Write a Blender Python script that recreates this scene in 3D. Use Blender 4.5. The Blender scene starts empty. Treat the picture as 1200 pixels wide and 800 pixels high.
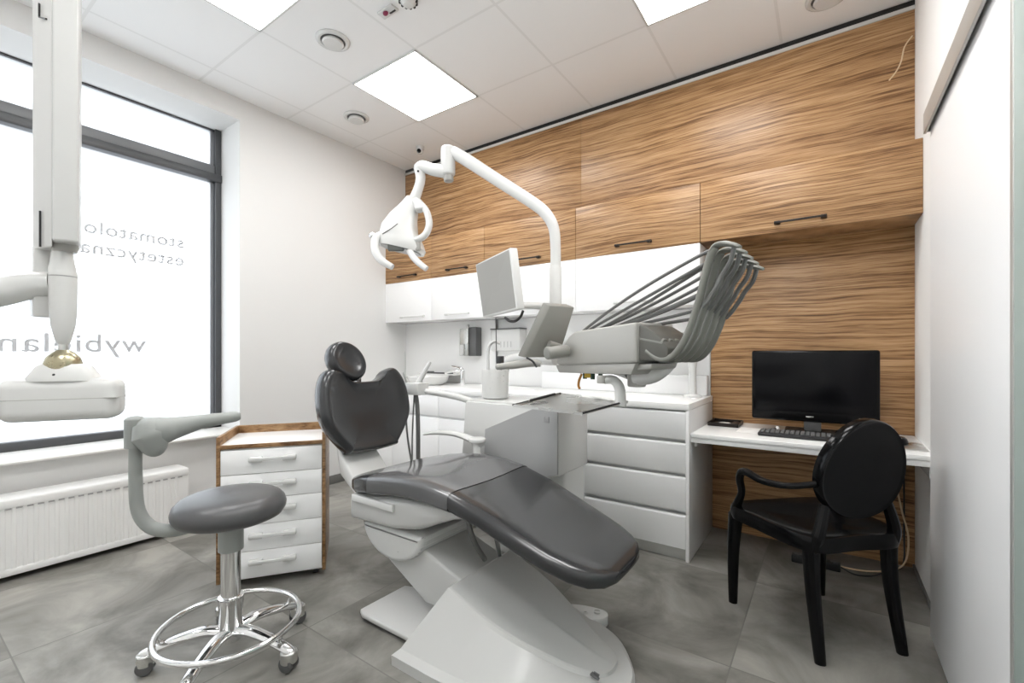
import bpy, bmesh, math, random
from mathutils import Vector, Matrix
random.seed(4)
PI = math.pi
scene = bpy.context.scene
COL = scene.collection
V = Vector

# ------------------------------------------------------------------ camera
FPX, YAW, CY, EYE = 530.81, 0.6073, 414.66, 1.143
SA, CA = math.sin(YAW), math.cos(YAW)
cam = bpy.data.cameras.new('camera')
cam.sensor_width = 36.0
cam.lens = FPX / 1200 * 36
cam.shift_y = (CY - 400) / 1200
cam.clip_start = 0.02
camo = bpy.data.objects.new('camera', cam)
COL.objects.link(camo)
camo.location = (0, 0, EYE)
camo.rotation_euler = (PI / 2, 0, YAW)
scene.camera = camo

def at(px, py, d):
    """world point seen at (px, py) of the photo, d metres deep"""
    u = (px - 600) / FPX
    w = -(py - CY) / FPX
    return V(((-SA + CA * u) * d, (CA + SA * u) * d, EYE + w * d))

# ------------------------------------------------------------------ materials
def new_mat(name):
    m = bpy.data.materials.new(name)
    m.use_nodes = True
    nt = m.node_tree
    return m, nt, nt.nodes['Principled BSDF']

def plain(name, col, rough=0.5, metal=0.0, spec=0.5, coat=0.0, bump=0.0, bscale=60, vary=0.0, vscale=6.0):
    m, nt, b = new_mat(name)
    b.inputs['Base Color'].default_value = (*col, 1)
    b.inputs['Roughness'].default_value = rough
    b.inputs['Metallic'].default_value = metal
    b.inputs['Specular IOR Level'].default_value = spec
    if coat:
        b.inputs['Coat Weight'].default_value = coat
        b.inputs['Coat Roughness'].default_value = 0.08
    if bump or vary:
        tc = nt.nodes.new('ShaderNodeTexCoord')
        if bump:
            n = nt.nodes.new('ShaderNodeTexNoise'); n.inputs['Scale'].default_value = bscale
            n.inputs['Detail'].default_value = 3
            bp = nt.nodes.new('ShaderNodeBump'); bp.inputs['Strength'].default_value = bump
            bp.inputs['Distance'].default_value = 0.004
            nt.links.new(tc.outputs['Object'], n.inputs['Vector'])
            nt.links.new(n.outputs['Fac'], bp.inputs['Height'])
            nt.links.new(bp.outputs['Normal'], b.inputs['Normal'])
        if vary:
            n2 = nt.nodes.new('ShaderNodeTexNoise'); n2.inputs['Scale'].default_value = vscale
            n2.inputs['Detail'].default_value = 2
            r = nt.nodes.new('ShaderNodeMapRange')
            r.inputs['To Min'].default_value = rough - vary
            r.inputs['To Max'].default_value = rough + vary
            nt.links.new(tc.outputs['Object'], n2.inputs['Vector'])
            nt.links.new(n2.outputs['Fac'], r.inputs['Value'])
            nt.links.new(r.outputs['Result'], b.inputs['Roughness'])
    return m

def emis(name, col, s):
    m, nt, b = new_mat(name)
    b.inputs['Base Color'].default_value = (*col, 1)
    b.inputs['Emission Color'].default_value = (*col, 1)
    b.inputs['Emission Strength'].default_value = s
    return m

def wood_mat(name, scl=(0.62, 0.62, 25.0), stops=None, rough=0.36):
    m, nt, b = new_mat(name)
    geo = nt.nodes.new('ShaderNodeNewGeometry')
    mp = nt.nodes.new('ShaderNodeMapping'); mp.inputs['Scale'].default_value = scl
    n0 = nt.nodes.new('ShaderNodeTexNoise'); n0.inputs['Scale'].default_value = 1.3; n0.inputs['Detail'].default_value = 2
    n1 = nt.nodes.new('ShaderNodeTexNoise'); n1.inputs['Scale'].default_value = 3.2
    n1.inputs['Detail'].default_value = 7; n1.inputs['Roughness'].default_value = 0.62
    n1.inputs['Distortion'].default_value = 0.3
    add = nt.nodes.new('ShaderNodeVectorMath'); add.operation = 'MULTIPLY_ADD'
    add.inputs[1].default_value = (0.0, 0.0, 2.0)
    nt.links.new(geo.outputs['Position'], mp.inputs['Vector'])
    nt.links.new(geo.outputs['Position'], n0.inputs['Vector'])
    nt.links.new(n0.outputs['Color'], add.inputs[0])
    nt.links.new(mp.outputs['Vector'], add.inputs[2])
    nt.links.new(add.outputs['Vector'], n1.inputs['Vector'])
    mp2 = nt.nodes.new('ShaderNodeMapping'); mp2.inputs['Scale'].default_value = (scl[0] * 5, scl[1] * 5, scl[2] * 7)
    n2 = nt.nodes.new('ShaderNodeTexNoise'); n2.inputs['Scale'].default_value = 3; n2.inputs['Detail'].default_value = 3
    nt.links.new(geo.outputs['Position'], mp2.inputs['Vector'])
    nt.links.new(mp2.outputs['Vector'], n2.inputs['Vector'])
    mix = nt.nodes.new('ShaderNodeMix'); mix.data_type = 'FLOAT'; mix.inputs['Factor'].default_value = 0.30
    nt.links.new(n1.outputs['Fac'], mix.inputs[2]); nt.links.new(n2.outputs['Fac'], mix.inputs[3])
    cr = nt.nodes.new('ShaderNodeValToRGB')
    els = cr.color_ramp.elements
    for i, (p, c) in enumerate(stops):
        e = els[i] if i < 2 else els.new(p)
        e.position = p; e.color = (*c, 1)
    nt.links.new(mix.outputs[0], cr.inputs['Fac'])
    nt.links.new(cr.outputs['Color'], b.inputs['Base Color'])
    bp = nt.nodes.new('ShaderNodeBump'); bp.inputs['Strength'].default_value = 0.12; bp.inputs['Distance'].default_value = 0.003
    nt.links.new(mix.outputs[0], bp.inputs['Height'])
    nt.links.new(bp.outputs['Normal'], b.inputs['Normal'])
    b.inputs['Roughness'].default_value = rough
    b.inputs['Specular IOR Level'].default_value = 0.4
    return m

ZEB = [(0.33, (0.080, 0.036, 0.013)), (0.42, (0.185, 0.090, 0.034)), (0.48, (0.320, 0.175, 0.076)),
       (0.55, (0.425, 0.250, 0.120)), (0.65, (0.54, 0.345, 0.185))]
M = {}
M['wood'] = wood_mat('zebrano_veneer', stops=ZEB)
M['wood_edge'] = wood_mat('walnut_edge', scl=(2.2, 2.2, 6), stops=[(p, tuple(v * 0.72 for v in c)) for p, c in ZEB])
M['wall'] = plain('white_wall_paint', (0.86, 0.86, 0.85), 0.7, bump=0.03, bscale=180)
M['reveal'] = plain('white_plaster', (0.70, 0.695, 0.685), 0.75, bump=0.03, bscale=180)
M['sillstone'] = plain('pale_sill', (0.74, 0.73, 0.70), 0.35, vary=0.1)
M['lacquer'] = plain('white_lacquer', (0.88, 0.88, 0.88), 0.16, spec=0.5, bump=0.01, bscale=9)
M['doorwhite'] = plain('satin_white_door', (0.82, 0.825, 0.83), 0.42, bump=0.01, bscale=9)
M['worktop'] = plain('white_worktop', (0.87, 0.87, 0.86), 0.25, vary=0.06)
M['splash'] = plain('pale_glass_splashback', (0.86, 0.86, 0.855), 0.12, vary=0.03)
M['plastic'] = plain('white_plastic', (0.66, 0.66, 0.648), 0.26, bump=0.01, bscale=20)
M['grey'] = plain('warm_grey_plastic', (0.375, 0.367, 0.343), 0.33, bump=0.01, bscale=20)
M['hose'] = plain('grey_rubber_hose', (0.15, 0.15, 0.145), 0.42, vary=0.06)
M['whip'] = plain('greenish_grey_plastic', (0.20, 0.20, 0.178), 0.36, vary=0.05)
M['grey_shaded'] = plain('shaded_grey_plastic', (0.25, 0.245, 0.225), 0.36, bump=0.01, bscale=20)  # darker copy of the warm grey; the tilted panel's shade is in the colour
M['chairwhite'] = plain('off_white_chair_shell', (0.50, 0.50, 0.488), 0.28, bump=0.01, bscale=20)
M['recess'] = plain('shaded_beige_plastic', (0.095, 0.092, 0.08), 0.45, vary=0.05)  # beige darkened so the holder recess carries its shade as colour
M['gloss'] = plain('glossy_grey_panel', (0.42, 0.42, 0.42), 0.10, vary=0.03)
M['leather'] = plain('charcoal_leatherette', (0.029, 0.030, 0.032), 0.20, spec=0.5, coat=0.22, bump=0.05, bscale=140)
M['leather2'] = plain('grey_stool_leatherette', (0.075, 0.075, 0.077), 0.34, spec=0.5, bump=0.05, bscale=140)
M['film'] = plain('clear_film_over_charcoal', (0.105, 0.105, 0.108), 0.12, spec=0.65, bump=0.3, bscale=7)
M['stoolgrey'] = plain('sage_grey_plastic', (0.30, 0.315, 0.30), 0.42, vary=0.05)
M['chrome'] = plain('chrome', (0.78, 0.78, 0.78), 0.10, 1.0, vary=0.03)
M['steel'] = plain('brushed_steel', (0.62, 0.62, 0.60), 0.28, 1.0, vary=0.08)
M['brass'] = plain('aged_brass_dome', (0.42, 0.38, 0.26), 0.30, 0.9, vary=0.12, vscale=40)
M['black'] = plain('gloss_black_plastic', (0.003, 0.003, 0.0035), 0.16, spec=0.2, vary=0.03)
M['blackm'] = plain('matt_black_plastic', (0.014, 0.014, 0.015), 0.42, vary=0.06)
M['screen'] = plain('dark_glossy_screen', (0.002, 0.002, 0.003), 0.25, spec=0.2, vary=0.02)
M['oilbronze'] = plain('dark_bronze_handle', (0.018, 0.013, 0.011), 0.38, 0.4, vary=0.05)
M['frame'] = plain('anthracite_window_frame', (0.060, 0.062, 0.066), 0.42, vary=0.05)
M['framel'] = plain('grey_window_bead', (0.16, 0.163, 0.17), 0.42, vary=0.05)
M['base'] = plain('grey_skirting', (0.16, 0.158, 0.15), 0.5, vary=0.05)
M['alu'] = plain('satin_aluminium', (0.52, 0.52, 0.50), 0.42, 0.55, vary=0.06)
M['rad'] = plain('radiator_enamel', (0.76, 0.76, 0.75), 0.3, bump=0.01, bscale=30)
M['slot'] = plain('grey_slot', (0.33, 0.33, 0.33), 0.6, vary=0.05)
M['letter'] = plain('pale_grey_film_lettering', (0.46, 0.47, 0.49), 0.6, vary=0.05)
M['paper'] = plain('paper', (0.80, 0.79, 0.77), 0.7, vary=0.05)
M['red'] = plain('dark_red_plastic', (0.20, 0.012, 0.05), 0.35, vary=0.05)
M['yellow'] = plain('yellow_plastic', (0.55, 0.36, 0.02), 0.4, vary=0.05)
M['green'] = plain('dark_green_plastic', (0.012, 0.05, 0.025), 0.4, vary=0.05)
M['orange'] = plain('orange_tube', (0.45, 0.20, 0.03), 0.4, vary=0.05)
M['beigecable'] = plain('beige_cable', (0.62, 0.47, 0.30), 0.5, vary=0.05)
M['greydark'] = plain('dark_grey_plastic', (0.10, 0.10, 0.10), 0.4, vary=0.05)
M['screengrey'] = plain('grey_monitor_back', (0.30, 0.295, 0.275), 0.4, vary=0.04)
M['lens'] = plain('smoked_lens', (0.10, 0.105, 0.10), 0.12, vary=0.03)
M['led'] = emis('led_panel_diffuser', (1.0, 0.995, 0.985), 10.5)

# clear plastic / glass
def glassy(name, col, rough, trans, alpha=1.0):
    m, nt, b = new_mat(name)
    b.inputs['Base Color'].default_value = (*col, 1)
    b.inputs['Roughness'].default_value = rough
    b.inputs['Transmission Weight'].default_value = trans
    b.inputs['IOR'].default_value = 1.2
    n = nt.nodes.new('ShaderNodeTexNoise'); n.inputs['Scale'].default_value = 12
    r = nt.nodes.new('ShaderNodeMapRange'); r.inputs['To Min'].default_value = rough * 0.8; r.inputs['To Max'].default_value = rough * 1.2
    nt.links.new(n.outputs['Fac'], r.inputs['Value']); nt.links.new(r.outputs['Result'], b.inputs['Roughness'])
    return m
M['greenglass'] = glassy('green_edged_glass', (0.62, 0.74, 0.70), 0.12, 0.35)
M['frostplastic'] = glassy('frosted_plastic', (0.78, 0.78, 0.765), 0.3, 0.25)

# frosted window film: part clear, part diffusing
m, nt, b = new_mat('frosted_window_film')
tr = nt.nodes.new('ShaderNodeBsdfTransparent'); tr.inputs['Color'].default_value = (0.97, 0.985, 1, 1)
tl = nt.nodes.new('ShaderNodeBsdfTranslucent'); tl.inputs['Color'].default_value = (0.95, 0.97, 0.98, 1)
nz = nt.nodes.new('ShaderNodeTexNoise'); nz.inputs['Scale'].default_value = 2.0
mr = nt.nodes.new('ShaderNodeMapRange'); mr.inputs['To Min'].default_value = 0.30; mr.inputs['To Max'].default_value = 0.40
mx = nt.nodes.new('ShaderNodeMixShader')
nt.links.new(nz.outputs['Fac'], mr.inputs['Value']); nt.links.new(mr.outputs['Result'], mx.inputs['Fac'])
nt.links.new(tr.outputs[0], mx.inputs[1]); nt.links.new(tl.outputs[0], mx.inputs[2])
nt.links.new(mx.outputs[0], nt.nodes['Material Output'].inputs['Surface'])
M['film_glass'] = m

def mnode(nt, op, a, b_=None):
    n = nt.nodes.new('ShaderNodeMath'); n.operation = op
    for i, x in enumerate((a, b_)):
        if x is None: continue
        if isinstance(x, (int, float)): n.inputs[i].default_value = x
        else: nt.links.new(x, n.inputs[i])
    return n.outputs[0]

def gridline(nt, coord, off, step, w):
    """1 on lines of width w every step"""
    q = mnode(nt, 'SUBTRACT', coord, off - w / 2)
    q = mnode(nt, 'FLOORED_MODULO', q, step)
    return mnode(nt, 'LESS_THAN', q, w)

# floor: large concrete-look tiles
m, nt, b = new_mat('concrete_tile_floor')
geo = nt.nodes.new('ShaderNodeNewGeometry')
sx = nt.nodes.new('ShaderNodeSeparateXYZ'); nt.links.new(geo.outputs['Position'], sx.inputs[0])
TS, TX, TY = 0.745, -0.29, 1.815
lines = mnode(nt, 'MAXIMUM', gridline(nt, sx.outputs[0], TX, TS, 0.005), gridline(nt, sx.outputs[1], TY, TS, 0.005))
ix = mnode(nt, 'FLOOR', mnode(nt, 'DIVIDE', mnode(nt, 'SUBTRACT', sx.outputs[0], TX), TS))
iy = mnode(nt, 'FLOOR', mnode(nt, 'DIVIDE', mnode(nt, 'SUBTRACT', sx.outputs[1], TY), TS))
cmb = nt.nodes.new('ShaderNodeCombineXYZ')
nt.links.new(mnode(nt, 'MULTIPLY', ix, 3.7), cmb.inputs[0]); nt.links.new(mnode(nt, 'MULTIPLY', iy, 5.3), cmb.inputs[1])
addv = nt.nodes.new('ShaderNodeVectorMath'); nt.links.new(geo.outputs['Position'], addv.inputs[0]); nt.links.new(cmb.outputs[0], addv.inputs[1])
na = nt.nodes.new('ShaderNodeTexNoise'); na.inputs['Scale'].default_value = 2.3; na.inputs['Detail'].default_value = 8
na.inputs['Roughness'].default_value = 0.6; na.inputs['Distortion'].default_value = 0.7
nt.links.new(addv.outputs[0], na.inputs['Vector'])
wn = nt.nodes.new('ShaderNodeTexWhiteNoise'); wn.noise_dimensions = '2D'; nt.links.new(cmb.outputs[0], wn.inputs['Vector'])
fac = mnode(nt, 'ADD', na.outputs['Fac'], mnode(nt, 'MULTIPLY', mnode(nt, 'SUBTRACT', wn.outputs['Value'], 0.5), 0.10))
cr = nt.nodes.new('ShaderNodeValToRGB')
for i, (p, c) in enumerate([(0.33, (0.105, 0.099, 0.086)), (0.45, (0.178, 0.171, 0.154)), (0.54, (0.235, 0.227, 0.207)), (0.68, (0.34, 0.325, 0.295))]):
    e = cr.color_ramp.elements[i] if i < 2 else cr.color_ramp.elements.new(p)
    e.position = p; e.color = (*c, 1)
nt.links.new(fac, cr.inputs['Fac'])
mxc = nt.nodes.new('ShaderNodeMix'); mxc.data_type = 'RGBA'
mxc.inputs[7].default_value = (0.15, 0.145, 0.132, 1)
nt.links.new(lines, mxc.inputs[0]); nt.links.new(cr.outputs['Color'], mxc.inputs[6])
nt.links.new(mxc.outputs[2], b.inputs['Base Color'])
rr = nt.nodes.new('ShaderNodeMapRange'); rr.inputs['To Min'].default_value = 0.52; rr.inputs['To Max'].default_value = 0.40
nt.links.new(na.outputs['Fac'], rr.inputs['Value']); nt.links.new(rr.outputs['Result'], b.inputs['Roughness'])
b.inputs['Specular IOR Level'].default_value = 0.35
M['floor'] = m

# suspended ceiling
G0, R0, TL = -1.477, 2.591, 0.625
m, nt, b = new_mat('suspended_ceiling_tiles')
geo = nt.nodes.new('ShaderNodeNewGeometry')
sx = nt.nodes.new('ShaderNodeSeparateXYZ'); nt.links.new(geo.outputs['Position'], sx.inputs[0])
lines = mnode(nt, 'MAXIMUM', gridline(nt, sx.outputs[0], G0, TL, 0.016), gridline(nt, sx.outputs[1], R0, TL, 0.016))
nn = nt.nodes.new('ShaderNodeTexNoise'); nn.inputs['Scale'].default_value = 120; nt.links.new(geo.outputs['Position'], nn.inputs['Vector'])
mxc = nt.nodes.new('ShaderNodeMix'); mxc.data_type = 'RGBA'
mxc.inputs[6].default_value = (0.85, 0.85, 0.85, 1); mxc.inputs[7].default_value = (0.77, 0.77, 0.765, 1)
nt.links.new(lines, mxc.inputs[0]); nt.links.new(mxc.outputs[2], b.inputs['Base Color'])
bp = nt.nodes.new('ShaderNodeBump'); bp.inputs['Strength'].default_value = 0.08; bp.inputs['Distance'].default_value = 0.003
nt.links.new(nn.outputs['Fac'], bp.inputs['Height']); nt.links.new(bp.outputs['Normal'], b.inputs['Normal'])
b.inputs['Roughness'].default_value = 0.85; b.inputs['Specular IOR Level'].default_value = 0.2
M['ceil'] = m

# ------------------------------------------------------------------ mesh helpers
def merge(bm, other):
    me = bpy.data.meshes.new('tmp'); other.to_mesh(me); other.free()
    bm.from_mesh(me); bpy.data.meshes.remove(me)

class B:
    """collects shapes into one bmesh"""
    def __init__(s): s.bm = bmesh.new()
    def box(s, a, b_, bev=0.0, seg=2, rot=None):
        t = bmesh.new(); bmesh.ops.create_cube(t, size=1.0)
        a, b_ = V(a), V(b_)
        c = (a + b_) / 2; d = V((abs(b_[0] - a[0]), abs(b_[1] - a[1]), abs(b_[2] - a[2])))
        for v in t.verts: v.co = V((v.co.x * d.x, v.co.y * d.y, v.co.z * d.z))
        if bev: bmesh.ops.bevel(t, geom=t.edges[:], offset=min(bev, min(d) * 0.49), segments=seg, profile=0.5, affect='EDGES')
        mt = Matrix.Translation(c) @ (rot.to_4x4() if rot else Matrix())
        t.transform(mt); merge(s.bm, t); return s
    def cyl(s, p, q, r, r2=None, n=24, bev=0.0):
        p, q = V(p), V(q); d = q - p; r2 = r if r2 is None else r2
        t = bmesh.new()
        bmesh.ops.create_cone(t, cap_ends=True, segments=n, radius1=r, radius2=r2, depth=d.length)
        if bev:
            ed = [e for e in t.edges if all(abs(abs(v.co.z) - d.length / 2) < 1e-6 for v in e.verts) and abs(e.verts[0].co.z - e.verts[1].co.z) < 1e-6]
            bmesh.ops.bevel(t, geom=ed, offset=bev, segments=3, profile=0.5, affect='EDGES')
        t.transform(Matrix.Translation((p + q) / 2) @ d.to_track_quat('Z', 'Y').to_matrix().to_4x4())
        merge(s.bm, t); return s
    def sph(s, c, r, sc=(1, 1, 1), n=20, rot=None):
        t = bmesh.new(); bmesh.ops.create_uvsphere(t, u_segments=n, v_segments=max(8, n // 2), radius=r)
        t.transform(Matrix.Translation(V(c)) @ (rot.to_4x4() if rot else Matrix()) @ Matrix.Diagonal((*sc, 1)))
        merge(s.bm, t); return s
    def rings(s, rings, cap0=True, cap1=True):
        vs = [[s.bm.verts.new(p) for p in r] for r in rings]
        for a, b_ in zip(vs, vs[1:]):
            n = len(a)
            for i in range(n):
                s.bm.faces.new((a[i], a[(i + 1) % n], b_[(i + 1) % n], b_[i]))
        if cap0: s.bm.faces.new(list(reversed(vs[0])))
        if cap1: s.bm.faces.new(vs[-1])
        return s
    def tube(s, pts, r, n=14, smooth=6, flat=1.0, up=(0, 0, 1), closed=False):
        """swept tube through pts; r number or list; flat scales the second axis"""
        pts = [V(p) for p in pts]
        rs = r if isinstance(r, (list, tuple)) else [r] * len(pts)
        P, R = [], []
        if smooth > 1 and (len(pts) > 2):
            k = len(pts)
            for i in range(k if closed else k - 1):
                p0 = pts[(i - 1) % k] if closed else pts[max(i - 1, 0)]
                p1 = pts[i]; p2 = pts[(i + 1) % k]
                p3 = pts[(i + 2) % k] if closed else pts[min(i + 2, k - 1)]
                for j in range(smooth):
                    t = j / smooth
                    P.append(0.5 * ((2 * p1) + (p2 - p0) * t + (2 * p0 - 5 * p1 + 4 * p2 - p3) * t * t + (3 * p1 - p0 - 3 * p2 + p3) * t ** 3))
                    R.append(rs[i] * (1 - t) + rs[(i + 1) % k] * t)
            if not closed: P.append(pts[-1]); R.append(rs[-1])
        else: P, R = pts, list(rs)
        up = V(up); rings = []
        prev = None
        for i, p in enumerate(P):
            if closed: d = (P[(i + 1) % len(P)] - P[i - 1])
            else: d = P[min(i + 1, len(P) - 1)] - P[max(i - 1, 0)]
            d.normalize()
            if prev is None:
                x = d.cross(up)
                if x.length < 1e-3: x = d.cross(V((1, 0, 0)))
            else:
                x = prev - d * prev.dot(d)
                if x.length < 1e-4: x = d.cross(up)
            x.normalize(); prev = x; y = x.cross(d).normalized()
            rings.append([p + R[i] * (math.cos(2 * PI * k / n) * x + flat * math.sin(2 * PI * k / n) * y) for k in range(n)])
        if closed:
            rings.append(rings[0]); s.rings(rings, False, False)
            bmesh.ops.remove_doubles(s.bm, verts=s.bm.verts[:], dist=1e-6)
        else: s.rings(rings)
        return s
    def lathe(s, c, prof, n=32, axis=(0, 0, 1)):
        """prof: list of (radius, height) along axis from c"""
        q = V(axis).normalized().to_track_quat('Z', 'Y').to_matrix(); c = V(c)
        s.rings([[c + q @ V((max(r, 1e-4) * math.cos(2 * PI * k / n), max(r, 1e-4) * math.sin(2 * PI * k / n), h)) for k in range(n)] for r, h in prof])
        return s
    def prism(s, poly, fn, t0, t1, bev=0.0, seg=2):
        """poly of 2D points; fn(a, b, t) -> world"""
        t = bmesh.new()
        A = [t.verts.new(fn(a, b_, t0)) for a, b_ in poly]; C = [t.verts.new(fn(a, b_, t1)) for a, b_ in poly]
        n = len(poly)
        t.faces.new(A); t.faces.new(list(reversed(C)))
        for i in range(n): t.faces.new((A[i], C[i], C[(i + 1) % n], A[(i + 1) % n]))
        bmesh.ops.recalc_face_normals(t, faces=t.faces[:])
        if bev: bmesh.ops.bevel(t, geom=t.edges[:], offset=bev, segments=seg, profile=0.5, affect='EDGES')
        merge(s.bm, t); return s
    def pillow(s, outline, fn, thick, crown=0.02, n=None):
        """padded board: outline (closed 2D, already smooth) ; fn(a, b, t) -> world, t through the thickness"""
        ca = sum(p[0] for p in outline) / len(outline); cb = sum(p[1] for p in outline) / len(outline)
        prof = [(0.80, -thick * 0.5), (0.93, -thick * 0.48), (0.985, -thick * 0.36), (1.0, -thick * 0.1), (1.0, thick * 0.12),
                (0.985, thick * 0.34), (0.945, thick * 0.5), (0.87, thick * 0.5 + crown * 0.35), (0.7, thick * 0.5 + crown * 0.7), (0.4, thick * 0.5 + crown * 0.92), (0.1, thick * 0.5 + crown)]
        s.rings([[fn(ca + (a - ca) * k, cb + (b_ - cb) * k, t) for a, b_ in outline] for k, t in prof])
        return s

def smooth2d(pts, k=6):
    out = []; n = len(pts)
    for i in range(n):
        p0, p1, p2, p3 = (V((*pts[(i + j) % n], 0)) for j in (-1, 0, 1, 2))
        for j in range(k):
            t = j / k
            q = 0.5 * ((2 * p1) + (p2 - p0) * t + (2 * p0 - 5 * p1 + 4 * p2 - p3) * t * t + (3 * p1 - p0 - 3 * p2 + p3) * t ** 3)
            out.append((q.x, q.y))
    return out

WM = {}   # world matrix of every object made here

def thing(name, label, cat, loc=(0, 0, 0), rotz=0.0, group=None):
    o = bpy.data.objects.new(name, None); COL.objects.link(o)
    o.empty_display_size = 0.05
    o.location = loc; o.rotation_euler = (0, 0, rotz)
    WM[o] = Matrix.Translation(V(loc)) @ Matrix.Rotation(rotz, 4, 'Z')
    o['label'] = label; o['category'] = cat
    if group: o['group'] = group
    return o

def part(name, b_, mat, parent=None, label=None, local=False, sharp=35):
    """one mesh object. shapes are given in world coordinates unless local"""
    bm = b_.bm
    bmesh.ops.recalc_face_normals(bm, faces=bm.faces[:])
    if parent is not None:
        if not local: bm.transform(WM[parent].inverted())
        base = None
    else:
        xs = [v.co for v in bm.verts]
        base = V(((min(v.x for v in xs) + max(v.x for v in xs)) / 2, (min(v.y for v in xs) + max(v.y for v in xs)) / 2, min(v.z for v in xs)))
        bm.transform(Matrix.Translation(-base))
    me = bpy.data.meshes.new(name); bm.to_mesh(me); bm.free()
    me.materials.append(M[mat])
    for p in me.polygons: p.use_smooth = True
    me.set_sharp_from_angle(angle=math.radians(sharp))
    o = bpy.data.objects.new(name, me); COL.objects.link(o)
    if parent is not None:
        o.parent = parent; WM[o] = WM[parent].copy()
    else:
        o.location = base; WM[o] = Matrix.Translation(base)
    if label: o['label'] = label
    return o

def solo(name, b_, mat, label, cat, group=None, sharp=35):
    o = part(name, b_, mat, sharp=sharp); o['label'] = label; o['category'] = cat
    if group: o['group'] = group
    return o

def struct(name, b_, mat, label=None, parent=None):
    o = part(name, b_, mat, parent)
    if parent is None:
        o['kind'] = 'structure'; o['category'] = name.split('_')[0]
        if label: o['label'] = label
    return o

# ------------------------------------------------------------------ room shell
XL, XR, YB, YF, H = -3.578, 0.3875, 3.234, -1.3, 3.039
WX = -3.92                                     # glass plane of the window
struct('floor', B().box((-4.1, YF - 0.1, -0.1), (XR + 0.12, YB + 0.12, 0)), 'floor', 'grey concrete-look tile floor of the surgery')
struct('ceiling', B().box((-4.1, YF - 0.1, H), (XR + 0.12, YB + 0.12, H + 0.1)), 'ceil', 'white suspended tile ceiling')
struct('wall_back', B().box((-4.1, YB, 0), (XR + 0.12, YB + 0.12, H)), 'wall', 'white back wall behind the cabinets')
struct('wall_right', B().box((XR, YF, 0), (XR + 0.12, YB, H)), 'wall', 'white right wall with the sliding door')
struct('wall_front', B().box((-4.1, YF - 0.1, 0), (XR + 0.12, YF, H)), 'wall', 'white wall behind the viewer')
W0, W1, WZ0, WZ1 = -1.0, 1.608, 0.575, 2.88
wl = B()
wl.box((-4.0, YF, 0), (XL, YB, WZ0)); wl.box((-4.0, YF, WZ1), (XL, YB, H))
wl.box((-4.0, YF, WZ0), (XL, W0, WZ1)); wl.box((-4.0, W1, WZ0), (XL, YB, WZ1))
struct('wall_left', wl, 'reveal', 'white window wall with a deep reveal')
struct('baseboard_left', B().box((XL, YF, 0), (XL + 0.012, YB - 0.7, 0.075), 0.003), 'base', 'low grey skirting under the window')
struct('baseboard_right', B().box((XR - 0.010, 2.52, 0), (XR, YB, 0.02), 0.003), 'base', 'low dark skirting by the desk')

# window
wt = bpy.data.objects.new('window_1', None); COL.objects.link(wt); wt.location = (WX, (W0 + W1) / 2, WZ0)
WM[wt] = Matrix.Translation(wt.location); wt['kind'] = 'structure'; wt['category'] = 'window'; wt['label'] = 'large frosted window with anthracite frame and mirrored lettering'
fr = B()
fr.box((WX - 0.04, W1 - 0.042, WZ0), (WX + 0.045, W1, WZ1), 0.004)
fr.box((WX - 0.04, W0, WZ0), (WX + 0.045, W0 + 0.05, WZ1), 0.004)
fr.box((WX - 0.04, W0, WZ0), (WX + 0.045, W1, WZ0 + 0.055), 0.004)
fr.box((WX - 0.04, W0, WZ1 - 0.012), (WX + 0.02, W1, WZ1), 0.003)
fr.box((WX - 0.04, W0, 2.470), (WX + 0.06, W1, 2.530), 0.006)
part('window_frame', fr, 'frame', wt)
tr_ = B(); tr_.box((WX - 0.04, W0, 2.530), (WX + 0.035, W1 - 0.042, 2.600), 0.006)
tr_.box((WX - 0.02, W1 - 0.062, WZ0 + 0.06), (WX + 0.015, W1 - 0.05, 2.47), 0.002)
tr_.box((WX - 0.02, W1 - 0.062, 2.6), (WX + 0.015, W1 - 0.05, WZ1 - 0.012), 0.002)
part('transom', tr_, 'framel', wt, 'lighter grey transom bar')
part('pane', B().box((WX - 0.004, W0, WZ0 + 0.05), (WX + 0.004, W1 - 0.04, 2.49)), 'film_glass', wt, 'frosted lower pane')
part('pane', B().box((WX - 0.004, W0, 2.58), (WX + 0.004, W1 - 0.04, WZ1 - 0.006)), 'film_glass', wt, 'frosted upper pane')
def lettering(txt, y0, z0, size, wscale):
    cu = bpy.data.curves.new('lettering', 'FONT'); cu.body = txt; cu.size = size
    cu.extrude = 0.0008; cu.offset = size * 0.007; cu.space_character = 1.08
    to = bpy.data.objects.new('lettering', cu); COL.objects.link(to)
    me = bpy.data.meshes.new_from_object(to.evaluated_get(bpy.context.evaluated_depsgraph_get()))
    bpy.data.objects.remove(to)
    rot = Matrix(((0, 0, -1), (-1, 0, 0), (0, 1, 0))).to_4x4()
    me.transform(Matrix.Translation((WX + 0.006, y0, z0)) @ rot @ Matrix.Diagonal((wscale, 1, 1, 1)))
    bb = B(); bb.bm.from_mesh(me); bpy.data.meshes.remove(me)
    part('lettering', bb, 'letter', wt, 'pale lettering read from outside')
lettering('stomatologia', 1.372, 1.927, 0.118, 1.06)
lettering('estetyczna', 1.372, 1.795, 0.118, 1.06)
lettering('wybielanie', 1.142, 1.158, 0.165, 1.12)
struct('trim_1', B().box((WX + 0.045, W0, WZ0 - 0.012), (XL + 0.085, W1 + 0.02, WZ0 + 0.004), 0.006), 'sillstone', 'pale stone window sill')

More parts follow.
